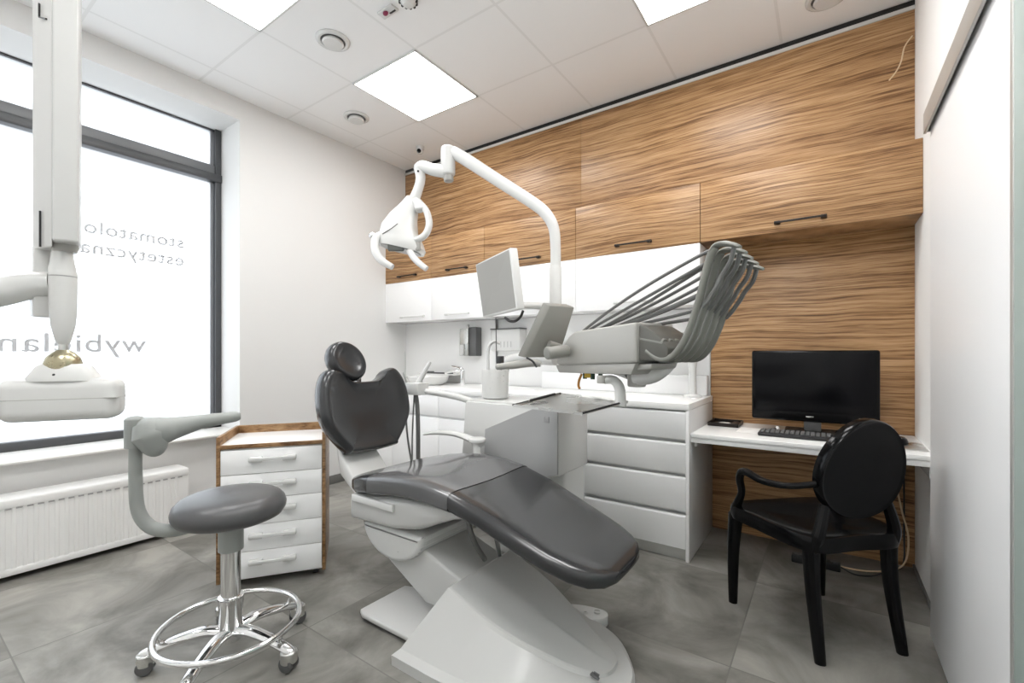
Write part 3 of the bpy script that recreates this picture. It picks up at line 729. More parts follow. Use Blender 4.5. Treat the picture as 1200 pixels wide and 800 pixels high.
part('side_arm', B().tube([at(60, 333, 1.13), at(35, 334, 1.11), at(0, 340, 1.08), at(-60, 350, 1.02)], [0.030, 0.034, 0.038, 0.042], 20, 6, 1.0), 'plastic', t)
cn = at(74, 318, 1.12)
part('neck', B().lathe(cn, [(0.025, 0.0), (0.0262, -0.006), (0.0262, -0.03), (0.0255, -0.10), (0.0225, -0.135), (0.0145, -0.172), (0.010, -0.180)]), 'plastic', t)
part('neck_seam', B().lathe(cn, [(0.0266, -0.012), (0.0266, -0.0145), (0.025, -0.0146)]), 'slot', t)
part('collar', B().lathe(cn, [(0.0095, -0.177), (0.0095, -0.196), (0.013, -0.198), (0.013, -0.205)]), 'steel', t)
part('dome', B().lathe(cn, [(0.012, -0.194), (0.022, -0.201), (0.032, -0.213), (0.037, -0.230), (0.035, -0.242), (0.02, -0.25)]), 'brass', t)
hc = at(76, 467, 1.12)
xr_rot = Matrix.Rotation(YAW + 0.42, 3, 'Z')
hh = B(); hh.box(hc + V((-0.113, -0.042, -0.052)), hc + V((0.113, 0.042, 0.052)), 0.026, 5, rot=xr_rot)
part('head_shell', hh, 'plastic', t)
part('shell_seam', B().box(hc + V((-0.1133, -0.0423, 0.001)), hc + V((0.1133, 0.0423, 0.003)), 0.0005, 1, rot=xr_rot), 'grey', t)
sh = []
for k, z in ((1.0, 0.045), (0.97, 0.055), (0.74, 0.080), (0.62, 0.086)):
    sh.append([hc + xr_rot @ V((a * k, b_ * k, z)) for a, b_ in smooth2d([(-0.056, -0.034), (0.056, -0.034), (0.056, 0.034), (-0.056, 0.034)], 5)])
part('shoulder', B().rings(sh), 'plastic', t)
part('screw', B().sph(hc + xr_rot @ V((-0.006, -0.036, 0.060)), 0.004), 'blackm', t)

# ------------------------------------------------------------------ dental chair
YM = 1.575
t = thing('dental_chair', 'dental patient chair with charcoal padding on a white wedge base', 'dental chair', (-1.15, 1.45, 0))
def se_ring(x, yn, yf, zb, ztp, dish=0.0, e=4.6, n=48, grow=0.0):
    yc, hy, zc, hz = (yn + yf) / 2, (yf - yn) / 2 + grow, (zb + ztp) / 2, (ztp - zb) / 2 + grow
    out = []
    for k in range(n):
        a = 2 * PI * k / n; c_, s_ = math.cos(a), math.sin(a)
        yy = hy * math.copysign(abs(c_) ** (2 / e), c_); z2 = hz * math.copysign(abs(s_) ** (2 / e), s_)
        if s_ > 0: z2 -= dish * (1 - (yy / hy) ** 2) * abs(s_)
        out.append(V((x, yc + yy, zc + z2)))
    return out
ST = [(-1.868, 1.42, 1.73, 0.520, 0.545), (-1.858, 1.36, 1.79, 0.503, 0.562), (-1.835, 1.32, 1.83, 0.492, 0.573), (-1.78, 1.295, 1.855, 0.488, 0.590), (-1.68, 1.285, 1.865, 0.502, 0.610),
      (-1.57, 1.283, 1.867, 0.520, 0.628), (-1.45, 1.283, 1.867, 0.532, 0.638), (-1.33, 1.285, 1.865, 0.532, 0.632), (-1.20, 1.29, 1.86, 0.517, 0.612),
      (-1.05, 1.295, 1.85, 0.482, 0.571), (-0.90, 1.30, 1.835, 0.432, 0.517), (-0.78, 1.31, 1.82, 0.394, 0.475), (-0.70, 1.325, 1.80, 0.373, 0.450),
      (-0.64, 1.35, 1.765, 0.362, 0.434), (-0.60, 1.385, 1.72, 0.364, 0.424), (-0.578, 1.43, 1.67, 0.372, 0.414), (-0.568, 1.49, 1.60, 0.384, 0.404)]
part('seat_cushion', B().rings([se_ring(*q, dish=0.016 if -1.8 < q[0] < -0.7 else 0.004) for q in ST]), 'leather', t, sharp=60)
part('protective_film', B().rings([se_ring(*q, dish=0.016, grow=0.0025) for q in ST[4:9]], False, False), 'film', t, 'glossy clear film stretched over the seat', sharp=60)
# seat pan and bowl-shaped shroud
part('seat_pan', B().rings([se_ring(x, yn, yf, zb, zt_, e=6) for x, yn, yf, zb, zt_ in
     ((-1.830, 1.32, 1.83, 0.375, 0.493), (-1.820, 1.305, 1.845, 0.365, 0.498), (-1.55, 1.305, 1.845, 0.372, 0.528), (-1.40, 1.31, 1.84, 0.40, 0.540), (-1.22, 1.33, 1.82, 0.480, 0.530), (-1.13, 1.36, 1.79, 0.500, 0.512))]), 'chairwhite', t)
bp2 = [(-1.585 + 0.195 * math.cos(x), 0.372 + 0.142 * math.sin(x)) for x in [PI + PI * k / 20 for k in range(21)]]
part('pan_shroud', B().prism(bp2, lambda a, b_, q: V((a, q, b_)), 1.335, 1.815, 0.022, 4), 'frostplastic', t)
part('pan_bracket', B().box((-1.80, 1.292, 0.468), (-1.52, 1.32, 0.498), 0.003), 'plastic', t)
# lift arm
ap = [(-1.78, 0.41), (-1.45, 0.318), (-1.16, 0.226), (-1.10, 0.10), (-1.40, 0.085), (-1.62, 0.20), (-1.80, 0.30)]
part('lift_arm', B().prism(ap, lambda a, b_, q: V((a, q, b_)), 1.37, 1.66, 0.012, 3), 'chairwhite', t)
# wedge-shaped base cover
def plan(w0, w1, x0, x1, nose):
    """boat-shaped outline from x0 to x1"""
    pts = [(x0, w0), (x0 + 0.3 * (x1 - x0), w0), (x1 - nose, w0 + 0.02), (x1 - nose * 0.35, w0 + 0.09), (x1, (w0 + w1) / 2 - 0.05),
           (x1 - 0.005, (w0 + w1) / 2 + 0.06), (x1 - nose * 0.4, w1 - 0.10), (x1 - nose, w1 - 0.03), (x0 + 0.3 * (x1 - x0), w1), (x0, w1)]
    out = []
    for i, p in enumerate(pts):
        q = pts[(i + 1) % len(pts)]
        for k in range(6): out.append((p[0] + (q[0] - p[0]) * k / 6, p[1] + (q[1] - p[1]) * k / 6))
    # light smoothing away from the square tail
    for _ in range(6):
        out = [out[i] if out[i][0] < x0 + 0.25 * (x1 - x0) else ((out[i - 1][0] + 2 * out[i][0] + out[(i + 1) % len(out)][0]) / 4, (out[i - 1][1] + 2 * out[i][1] + out[(i + 1) % len(out)][1]) / 4) for i in range(len(out))]
    return out
bot = plan(1.115, 1.80, -1.315, -0.525, 0.34)
crs = plan(1.150, 1.775, -1.305, -0.535, 0.33)
rid = plan(1.285, 1.695, -1.190, -0.60, 0.30)
def ztop_(x):
    q = (-0.655 - x) / 0.535
    return 0.058 + 0.190 * 0.5 * (q + math.sqrt(q * q + 0.012))
bc = B()
rr_ = []
rr_.append([V((a, b_, 0.0)) for a, b_ in bot]); rr_.append([V((a, b_, 0.036)) for a, b_ in bot]); rr_.append([V((a, b_, 0.046)) for a, b_ in crs])
rr_.append([V((a * 0.06 + c_ * 0.94, b_ * 0.06 + d_ * 0.94, max(0.052, ztop_(c_) - 0.012))) for (a, b_), (c_, d_) in zip(crs, rid)])
rr_.append([V((c_, d_, ztop_(c_))) for c_, d_ in rid])
mx_ = [(-0.92 + (c_ + 0.92) * 0.98, 1.49 + (d_ - 1.49) * 0.96) for c_, d_ in rid]
rr_.append([V((c_, d_, ztop_(c_) + 0.0025)) for c_, d_ in mx_])
mx2 = [(-0.92 + (c_ + 0.92) * 0.96, 1.49 + (d_ - 1.49) * 0.50) for c_, d_ in rid]
rr_.append([V((c_, d_, ztop_(c_) + 0.005)) for c_, d_ in mx2])
mx3 = [(-0.92 + (c_ + 0.92) * 0.96, 1.49 + (d_ - 1.49) * 0.02) for c_, d_ in rid]
rr_.append([V((c_, d_, ztop_(c_) + 0.006)) for c_, d_ in mx3])
bc.rings(rr_)
base_o = part('base_cover', bc, 'chairwhite', t, sharp=13)
fp = [(-1.665, 1.24), (-1.63, 1.222), (-1.32, 1.222), (-1.20, 1.3), (-1.20, 1.62), (-1.40, 1.58), (-1.66, 1.49)]
part('floor_plate', B().prism(fp, lambda a, b_, q: V((a, b_, q)), 0.016, 0.036, 0.006, 3), 'chairwhite', t)
part('plate_foot', B().prism([(-1.48 + (a + 1.48) * 0.94, 1.42 + (b_ - 1.42) * 0.92) for a, b_ in fp], lambda a, b_, q: V((a, b_, q)), 0.0, 0.018), 'greydark', t)
part('anchor_lug', B().prism(smooth2d([(-0.93, 1.66), (-0.79, 1.735), (-0.755, 1.79), (-0.79, 1.825), (-0.90, 1.80), (-0.97, 1.74)], 4), lambda a, b_, q: V((a, b_, q)), 0.0, 0.045, 0.006), 'plastic', t)
part('anchor_bolt', B().cyl((-0.80, 1.785, 0.040), (-0.80, 1.785, 0.052), 0.013).cyl((-0.84, 1.755, 0.040), (-0.84, 1.755, 0.048), 0.008), 'steel', t)
em = B(); er = Matrix.Rotation(math.radians(11), 3, 'Y'); ec = V((-0.634, 1.405, 0.066))
em.box(ec + V((-0.016, -0.014, 0.0)), ec + V((0.016, -0.006, 0.008)), 0.001, 1, rot=er); em.box(ec + V((-0.010, 0.0, 0.0)), ec + V((0.010, 0.007, 0.008)), 0.001, 1, rot=er)
em.box(ec + V((-0.016, -0.007, 0.0)), ec + V((-0.009, 0.004, 0.008)), 0.001, 1, rot=er)
part('emblem', em, 'greydark', t, 'small dark emblem')
# hoses between cushion and base
part('service_hose', B().tube([(-1.30, 1.55, 0.50), (-1.27, 1.50, 0.42), (-1.24, 1.50, 0.34), (-1.22, 1.55, 0.25)], 0.012, 10), 'hose', t)
part('service_hose', B().tube([(-1.26, 1.62, 0.50), (-1.22, 1.60, 0.42), (-1.20, 1.60, 0.34), (-1.19, 1.62, 0.24)], 0.009, 10), 'hose', t)
# back support, backrest, head rest
part('back_support', B().prism([(-2.125, 0.76), (-2.085, 0.76), (-2.055, 0.62), (-1.93, 0.50), (-1.80, 0.47), (-1.80, 0.40), (-1.90, 0.41), (-2.06, 0.52)], lambda a, b_, q: V((a, q, b_)), 1.41, 1.64, 0.012, 3), 'plastic', t)
half = [(0.080, 1.004), (0.128, 1.030), (0.158, 1.060), (0.200, 1.072), (0.236, 1.052), (0.268, 0.990), (0.281, 0.900), (0.272, 0.800), (0.222, 0.715), (0.160, 0.640), (0.145, 0.628)]
bo_ = smooth2d([(0.0, 0.998)] + half + [(0.0, 0.620)] + [(-a, b_) for a, b_ in reversed(half)], 5)
tl_ = math.radians(13)
def bk2(a, b_, q):
    h_ = b_ - 0.62
    return V((-2.02 - h_ * math.sin(tl_) + q * math.cos(tl_) + 0.22 * a * a, YM + a, 0.62 + h_ * math.cos(tl_) + q * math.sin(tl_)))
bb = B()
ca_, cb_ = 0.0, 0.84
prof = [(0.80, -0.045), (0.94, -0.044), (0.985, -0.034), (1.0, -0.012), (1.0, 0.012), (0.98, 0.032), (0.94, 0.047), (0.90, 0.050), (0.86, 0.046), (0.70, 0.036), (0.4, 0.034), (0.05, 0.036)]
bb.rings([[bk2(ca_ + (a - ca_) * k, cb_ + (b_ - cb_) * k, q) for a, b_ in bo_] for k, q in prof])
part('backrest', bb, 'leather', t, sharp=60)
part('head_post', B().box((-2.165, YM - 0.055, 0.94), (-2.150, YM - 0.02, 1.10), 0.003).box((-2.165, YM + 0.0, 0.94), (-2.150, YM + 0.035, 1.10), 0.003), 'chrome', t)
ho = [(0.110 * math.cos(x), 0.112 * math.sin(x) - 0.018 * math.cos(x)) for x in [2 * PI * k / 40 for k in range(40)]]
HC = V((-2.155, YM - 0.062, 1.100)); th = math.radians(20)
def hd(a, b_, q): return HC + V((q * math.cos(th) - b_ * math.sin(th), a, b_ * math.cos(th) + q * math.sin(th)))
part('head_rest', B().rings([[hd(a * k, b_ * k, q) for a, b_ in ho] for k, q in ((0.3, -0.052), (0.7, -0.05), (0.9, -0.042), (0.98, -0.022), (1.0, 0.0), (0.97, 0.022), (0.88, 0.040), (0.80, 0.043), (0.6, 0.036), (0.3, 0.030), (0.05, 0.029))]), 'leather', t, sharp=60)
# far arm rest
part('arm_rest', B().tube([(-1.97, 1.915, 0.665), (-1.88, 1.92, 0.683), (-1.76, 1.92, 0.692), (-1.66, 1.915, 0.686), (-1.57, 1.91, 0.668), (-1.52, 1.905, 0.655)], [0.010, 0.020, 0.024, 0.026, 0.028, 0.020], 14, 6, 0.6), 'plastic', t)
part('arm_rest_post', B().tube([(-1.555, 1.905, 0.665), (-1.54, 1.885, 0.60), (-1.52, 1.84, 0.53)], [0.028, 0.022, 0.02], 14, 5).cyl((-1.55, 1.90, 0.668), (-1.55, 1.90, 0.690), 0.048, bev=0.006), 'plastic', t)

# ------------------------------------------------------------------ dental unit (water unit) behind the chair
t = thing('dental_unit_column', 'white dental unit cabinet with glossy grey front behind the chair foot', 'dental unit', (-1.35, 2.17, 0))
UX = -1.108
up_ = [(UX, 0.525), (UX, 0.868), (-1.73, 0.868), (-1.76, 0.50), (-1.40, 0.43)]
part('cabinet', B().prism(up_, lambda a, b_, q: V((a, q, b_)), 2.012, 2.345, 0.008, 2), 'plastic', t)
gp = [(UX - 0.004, 0.535), (UX - 0.004, 0.860), (-1.252, 0.860), (-1.575, 0.722), (-1.585, 0.50), (-1.40, 0.45)]
part('front_panel', B().prism(gp, lambda a, b_, q: V((a, q, b_)), 2.0, 2.011, 0.002, 1), 'gloss', t, 'glossy grey front panel')
lg = B()
lg.box((-1.190, 1.997, 0.792), (-1.160, 2.0005, 0.800), 0.0005, 1); lg.box((-1.190, 1.997, 0.800), (-1.182, 2.0005, 0.822), 0.0005, 1); lg.box((-1.168, 1.997, 0.800), (-1.160, 2.0005, 0.822), 0.0005, 1); lg.box((-1.178, 1.997, 0.800), (-1.172, 2.0005, 0.812), 0.0005, 1)
part('emblem', lg, 'slot', t, 'small grey crown-like mark')
part('pedestal', B().box((-1.55, 2.10, 0.0005), (UX - 0.012, 2.335, 0.55), 0.02, 3), 'plastic', t)
part('deck', B().box((-1.715, 2.03, 0.864), (-1.13, 2.335, 0.880), 0.006), 'plastic', t)
part('carrier_arm', B().tube([(-1.64, 2.27, 0.86), (-1.64, 2.27, 1.0), (-1.62, 2.27, 1.085), (-1.50, 2.24, 1.115), (-1.229, 2.19, 1.115)], [0.03, 0.03, 0.032, 0.034, 0.036], 16), 'plastic', t)
# side drum (cuspidor glass)
t = thing('cuspidor', 'white frosted cuspidor drum with curved filler spout on the dental unit', 'cuspidor', (-1.56, 2.19, 0.8802))
CX, CYY = -1.60, 2.13
part('bowl', B().lathe((CX, CYY, 0.8805), [(0.060, 0.0), (0.078, 0.01), (0.079, 0.16), (0.074, 0.172), (0.066, 0.170), (0.064, 0.05), (0.02, 0.03), (0.001, 0.03)]), 'frostplastic', t)
part('filler_spout', B().tube([at(572, 434, 2.66), at(572, 414, 2.66), at(574, 404, 2.66), at(580, 400, 2.66), at(586, 402, 2.66)], 0.009, 12), 'plastic', t)
part('tap_block', B().box(at(591, 434, 2.62) - V((0.035, 0.03, 0.0)), at(591, 417, 2.62) + V((0.0, 0.0, 0.0)), 0.004).cyl(at(582, 425, 2.64), at(581, 372, 2.64), 0.0025), 'blackm', t)

# assistant tubes
t = thing('assistant_holder', 'white assistant tube holder with hanging grey hoses behind the backrest', 'holder', tuple(at(487, 540, 2.75)))
D = 2.75
part('holder_arm', B().tube([at(562, 474, 2.68), at(540, 466, 2.70), at(510, 460, 2.72), at(492, 457, D)], [0.020, 0.019, 0.018, 0.018], 14).box(at(486, 462, D) - V((0.05, 0.04, 0.0)), at(493, 448, D) + V((0.04, 0.03, 0)), 0.008), 'plastic', t)
part('suction_tip', B().tube([at(488, 452, D), at(497, 436, D), at(504, 424, D)], [0.020, 0.016, 0.010], 12), 'plastic', t)
part('syringe', B().tube([at(482, 462, D), at(476, 445, D), at(473, 436, D)], [0.011, 0.010, 0.007], 10).tube([at(475, 440, D), at(475, 425, D), at(474.5, 412, D)], [0.005, 0.004, 0.002], 8), 'steel', t)
part('suction_nozzle', B().tube([at(490, 462, D), at(497, 450, D)], [0.016, 0.013], 12, 1), 'steel', t)
for pts, r in (([(477, 455), (476, 490), (478, 515), (482, 540), (484, 552)], 0.006), ([(486, 455), (484, 490), (483, 520), (483, 552)], 0.005), ([(486, 456), (489, 475), (490, 510), (490, 552)], 0.013)):
    part('hose', B().tube([at(x, y, D - 0.002 * i) for i, (x, y) in enumerate(pts)], r, 10), 'hose', t, 'thin grey hose' if r < 0.01 else 'thick grey hose')
part('lower_clamp', B().box(at(487, 560, D) - V((0.07, 0.05, 0)), at(487, 548, D) + V((0.07, 0.05, 0)), 0.01), 'plastic', t)

# ------------------------------------------------------------------ delivery head
U = V((0.891, -0.453, 0)); VV = V((0.453, 0.891, 0)); O = V((-1.011, 1.916, 1.053))
def DH(u, v, w): return O + U * u + VV * v + V((0, 0, w))
t = thing('delivery_head', 'grey instrument delivery head with whip arms and hoses over the chair foot', 'delivery head', tuple(DH(0.22, 0.14, 0.0)))
body = [(-0.10, 0.045), (-0.075, 0.10), (0.0, 0.17), (0.05, 0.195), (0.454, 0.214), (0.454, 0.055), (-0.08, 0.035)]
part('housing', B().prism(body, lambda a, b_, q: DH(a, q, b_), 0.0, 0.21, 0.012, 3), 'grey', t)
part('under_tray', B().prism([(-0.12, 0.035), (0.445, 0.055), (0.415, 0.008), (-0.09, -0.002)], lambda a, b_, q: DH(a, q, b_), 0.01, 0.20, 0.006, 2), 'grey', t)
part('holder_block', B().prism([(0.454, 0.065), (0.454, 0.205), (0.48, 0.20), (0.545, 0.165), (0.60, 0.115), (0.60, 0.065)], lambda a, b_, q: DH(a, q, b_), 0.015, 0.175, 0.008, 2), 'recess', t, 'beige instrument holder, recess shade put into its colour')
hs = B()
for k in range(5): hs.cyl(DH(0.455, 0.03 + k * 0.032, 0.150), DH(0.575, 0.03 + k * 0.032, 0.130), 0.0155, bev=0.003)
part('instrument_cradle', hs, 'whip', t)
part('lower_shelf', B().prism([(0.42, 0.025), (0.42, 0.05), (0.51, 0.055), (0.50, 0.032)], lambda a, b_, q: DH(a, q, b_), 0.03, 0.17, 0.008, 2), 'grey', t)
# tilted control panel at the far end
p0, p1, p2, p3 = at(606, 417, 2.2), at(636, 354, 2.2), at(645, 358, 2.19), at(615, 419, 2.19)
pv = V((0.453, 0.891, 0)) * 0.125
cp = B(); cp.bm.verts.ensure_lookup_table()
w8 = [cp.bm.verts.new(p) for p in (p0, p1, p2, p3, p0 + pv * 1.5, p1 + pv * 1.1, p2 + pv * 1.15, p3 + pv * 1.6)]
for f in ((0, 1, 2, 3), (7, 6, 5, 4), (0, 4, 5, 1), (1, 5, 6, 2), (2, 6, 7, 3), (3, 7, 4, 0)): cp.bm.faces.new([w8[i] for i in f])
bmesh.ops.bevel(cp.bm, geom=cp.bm.edges[:], offset=0.005, segments=2, profile=0.5, affect='EDGES')
cpo = part('control_panel', cp, 'grey_shaded', t)
part('panel_neck', B().tube([DH(-0.02, 0.10, 0.06), DH(-0.09, 0.10, 0.09), (p2 + p3) / 2 + pv * 0.5 + V((0, 0, -0.06))], [0.03, 0.026, 0.02], 14), 'grey_shaded', t)
part('grip_handle', B().tube([at(584, 429.5, 2.24), at(600, 428, 2.23), at(624, 425, 2.215), at(634, 427, 2.205)], [0.014, 0.019, 0.020, 0.012], 16).sph(at(584, 429.5, 2.24), 0.016), 'grey', t)
part('tilt_knob', B().cyl(at(640, 414, 2.07), at(665, 411, 2.12), 0.030, bev=0.008), 'grey_shaded', t)
part('gasket', B().tube([at(617, 419, 2.17), at(624, 423, 2.16), at(629, 430, 2.15)], 0.005, 8), 'blackm', t)
# coloured couplings below
for uu in (0.03, 0.09, 0.145): part('coupling', B().cyl(DH(uu, 0.08, -0.028), DH(uu, 0.08, 0.01), 0.010), 'green', t, 'dark green coupling')
part('coupling_block', B().box(DH(0.04, 0.07, -0.022) - V((0.0, 0.0, 0)), DH(0.085, 0.09, 0.008), 0.003), 'yellow', t, 'yellow coupling')
part('coupling_tube', B().tube([DH(0.02, 0.07, -0.005), DH(0.012, 0.06, -0.035), DH(0.02, 0.05, -0.06), DH(0.035, 0.045, -0.072)], 0.006, 8), 'orange', t, 'orange tube end')
# whips: five swing arms, each with its tip, and hoses back to the housing
def whip_path(k):
    v = 0.025 + k * 0.039; s = k * 0.010
    pts = [(0.49, 0.108), (0.53, 0.084), (0.57, 0.074), (0.613, 0.086), (0.655, 0.128), (0.69, 0.19), (0.725, 0.28), (0.752, 0.37), (0.77, 0.43), (0.79, 0.458)]
    return [DH(u - 0.007 * k * (w / 0.45), v, w * (0.95 - 0.028 * k * w / 0.45)) for u, w in pts], v
for k in range(5):
    pts, v = whip_path(k)
    wp = part('whip_arm', B().tube(pts, [0.012, 0.012, 0.012, 0.0125, 0.0125, 0.0125, 0.013, 0.0135, 0.0135, 0.012], 12, 5, 1.0), 'whip', t)
    fw = 0.95 - 0.028 * k; du = -0.007 * k
    def DT2(u, v, w): return DH(u + du, v, w * fw)
    part('whip_tip', B().tube([DT2(0.768, v, 0.435), DT2(0.79, v, 0.462), DT2(0.82, v, 0.464), DT2(0.855, v, 0.452), DT2(0.878, v, 0.440)], [0.0135, 0.0155, 0.0155, 0.014, 0.008], 12, 5, 0.6), 'whip', wp)
    part('instrument_tube', B().tube([DT2(0.85, v + 0.008, 0.445), DT2(0.835, v + 0.01, 0.40), DT2(0.80, v + 0.016, 0.36), DT2(0.785, v + 0.014, 0.33), DT2(0.755, v + 0.011, 0.285), DT2(0.735, v + 0.006, 0.26)], 0.0075, 8), 'hose', wp)
HO = [((0.782, 0.03, 0.435), (0.05, 0.05, 0.195), 0.02), ((0.765, 0.05, 0.405), (0.06, 0.07, 0.198), 0.0), ((0.752, 0.06, 0.40), (0.12, 0.09, 0.203), -0.008), ((0.74, 0.08, 0.375), (0.08, 0.11, 0.20), -0.012),
      ((0.732, 0.10, 0.35), (0.14, 0.13, 0.204), -0.012), ((0.715, 0.09, 0.31), (0.10, 0.14, 0.203), -0.014), ((0.69, 0.11, 0.255), (0.16, 0.15, 0.206), -0.006), ((0.68, 0.13, 0.225), (0.18, 0.17, 0.206), -0.004)]
for i, (a, c, sag) in enumerate(HO):
    a, c = DH(*a), DH(*c); mids = [a.lerp(c, f) + V((0, 0, sag * 4 * f * (1 - f))) for f in (0, 0.15, 0.4, 0.65, 0.88, 1)]
    part('hose', B().tube(mids, 0.0065 if i != 5 else 0.010, 8), 'hose', t)
# support knuckle and arm
part('knuckle', B().cyl(at(746, 428, 1.93), at(746, 453, 1.93), 0.038, bev=0.006), 'grey', t)
part('support_arm', B().tube([at(746, 442, 1.92), at(764, 439, 1.86), at(778, 430, 1.83), at(787, 417, 1.83), at(788, 402, 1.88), at(778, 390, 1.98)], [0.036, 0.035, 0.033, 0.031, 0.028, 0.026], 18, 6, 1.0), 'plastic', t)
part('arm_to_unit', B().tube([at(740, 436, 1.97), at(715, 428, 2.10), at(680, 420, 2.35), at(667, 402, 2.47)], [0.036, 0.034, 0.034, 0.034], 18), 'plastic', t)

# instrument tray on its post
t = thing('instrument_tray', 'thin steel instrument tray on a bent grey post in front of the drawers', 'tray', tuple(at(668, 472, 2.0)))
tp = [at(601, 475, 2.0), at(683, 484.5, 1.75), at(736, 470, 1.98), at(657, 461, 2.25)]
tcn = sum(tp, V()) / 4
tr_b = B(); tr_b.bm.verts.ensure_lookup_table()
def trr(k, dz): return [tcn + (p - tcn) * k + V((0, 0, dz)) for p in tp]
tr_b.rings([trr(0.9, -0.006), trr(1.0, -0.006), trr(1.0, 0.004), trr(0.97, 0.004), trr(0.95, -0.002), trr(0.1, -0.002)])
part('tray_plate', tr_b, 'steel', t)
part('rim', B().tube([p + V((0, 0, 0.002)) for p in (tp[3], tp[0])], 0.0045, 6, 1).tube([p + V((0, 0, 0.002)) for p in (tp[1], tp[1].lerp(tp[2], 0.9))], 0.0045, 6, 1), 'blackm', t, 'black tray rim')
part('tray_post', B().tube([at(708, 445, 1.95), at(718, 445, 1.95), at(725, 452, 1.95), at(727, 464, 1.95), at(727, 476, 1.95)], [0.018, 0.019, 0.022, 0.024, 0.024], 16), 'plastic', t)
part('tray_joint', B().cyl(at(705, 440, 1.95), at(705, 449, 1.95), 0.020, bev=0.003), 'grey', t)
# dental instrument lying at the far rim
solo('tweezers', B().tube([at(622, 471.5, 2.05) + V((0, 0, 0.010)), at(650, 464.0, 2.16) + V((0, 0, 0.010))], 0.006, 8, 1), 'blackm', 'dark slim instrument lying on the steel tray', 'instrument')

# ------------------------------------------------------------------ small monitor on the lamp pole
t = thing('patient_monitor', 'small white-framed monitor on an arm beside the lamp pole', 'monitor', tuple(at(585, 362, 2.45)))
m0, m1, m2, m3 = at(557, 310, 2.68), at(566, 372, 2.64), at(606, 362, 2.28), at(597.5, 290, 2.32)
nrm = (m2 - m1).cross(m0 - m1).normalized()
if nrm.dot(V((0, 0, EYE)) - m1) < 0: nrm = -nrm
def slab(b_, qs, n0, n1, bev):
    t2 = bmesh.new()
    A = [t2.verts.new(q + nrm * n0) for q in qs]; C = [t2.verts.new(q + nrm * n1) for q in qs]
    t2.faces.new(A); t2.faces.new(list(reversed(C)))
    for i in range(4): t2.faces.new((A[i], C[i], C[(i + 1) % 4], A[(i + 1) % 4]))
    bmesh.ops.recalc_face_normals(t2, faces=t2.faces[:])
    if bev: bmesh.ops.bevel(t2, geom=t2.edges[:], offset=bev, segments=2, profile=0.5, affect='EDGES')
    merge(b_.bm, t2); return b_
mc = (m0 + m1 + m2 + m3) / 4
part('bezel', slab(B(), [m0, m1, m2, m3], -0.045, 0.0, 0.005), 'plastic', t)
part('screen', slab(B(), [mc + (q - mc) * 0.945 for q in (m0, m1, m2, m3)], -0.002, 0.0015, 0.0), 'screengrey', t, 'grey unlit screen')
part('monitor_arm', B().tube([at(603, 358, 2.36), at(620, 358, 2.40), at(634, 358.5, 2.455), at(643.2, 359, 2.485)], 0.018, 14, 4).tube([mc - nrm * 0.045, at(600, 345, 2.46), at(603, 357, 2.38)], 0.02, 12, 4), 'plastic', t)
part('cable', B().tube([at(592, 372, 2.40), at(597, 376, 2.38), at(604, 376, 2.37), at(610, 371, 2.37), at(613, 364, 2.38)], 0.007, 8), 'blackm', t)

# ------------------------------------------------------------------ operating light
t = thing('operating_light', 'white dental operating light on a bent arm rising above the unit', 'lamp', (-1.229, 2.19, 1.15))
Pz = at(651, 300, 2.5)
part('pole', B().cyl((-1.229, 2.19, 1.152), (-1.229, 2.19, at(651, 312, 2.5).z), 0.032, bev=0.003), 'plastic', t)
part('arm', B().tube([at(651, 315, 2.5), at(651, 290, 2.5), at(649, 268, 2.5), at(641, 252, 2.51), at(625, 238, 2.55), at(580, 209, 2.65), at(546, 187, 2.72), at(530, 178, 2.755)], [0.029, 0.029, 0.030, 0.032, 0.034, 0.036, 0.038, 0.036], 20, 6), 'plastic', t)
D = 2.755
part('elbow', B().cyl(at(525, 172, D), at(525, 206, D), 0.044, bev=0.016), 'plastic', t)
part('elbow_cap', B().cyl(at(525, 201, D), at(526, 213, D), 0.030, bev=0.010), 'grey', t)
part('fore_arm', B().tube([at(523, 201, D), at(508, 199, 2.77), at(495, 195, 2.79), at(488, 198, 2.80)], [0.040, 0.036, 0.034, 0.026], 18, 5), 'plastic', t)
part('drop_arm', B().tube([at(490, 196, 2.8), at(493, 208, 2.8), at(490, 222, 2.8), at(485, 234, 2.8)], [0.030, 0.030, 0.030, 0.034], 18, 5), 'plastic', t)
part('pivot_screw', B().cyl(at(490, 200.5, 2.77), at(490, 200.5, 2.76), 0.006), 'blackm', t)
# head: a fan-shaped reflector housing that opens downwards
ax0, ax1 = at(484, 232, 2.78), at(470, 293, 2.78)
axd = (ax1 - ax0).normalized(); RT = V((CA, SA, 0)); sd = (RT - axd * RT.dot(axd)).normalized(); fd = axd.cross(sd).normalized()
def lh(f, wdt, dep, off=0.0, n=24, e=2.6):
    c_ = ax0.lerp(ax1, f) + sd * off
    out = []
    for k in range(n):
        a = 2 * PI * k / n; x, y = math.cos(a), math.sin(a)
        out.append(c_ + sd * wdt * math.copysign(abs(x) ** (2 / e), x) + fd * dep * math.copysign(abs(y) ** (2 / e), y))
    return out
part('reflector_housing', B().rings([lh(0.0, 0.040, 0.035), lh(0.15, 0.055, 0.045, -0.01), lh(0.4, 0.085, 0.075, -0.03), lh(0.62, 0.110, 0.10, -0.035), lh(0.80, 0.135, 0.115, -0.012), lh(0.92, 0.148, 0.118, -0.002), lh(1.0, 0.140, 0.112, 0.0)]), 'plastic', t)
part('reflector', B().rings([lh(0.995, 0.125, 0.098), lh(1.008, 0.120, 0.094)]), 'lens', t, 'dark glass reflector')
part('mount', B().tube([at(484, 236, 2.79), at(490, 240, 2.76), at(492, 246, 2.74)], [0.034, 0.036, 0.026], 14).cyl(at(487, 244, 2.72), at(496, 243, 2.72), 0.014), 'plastic', t)
lr = Matrix.Rotation(YAW, 3, 'Z')
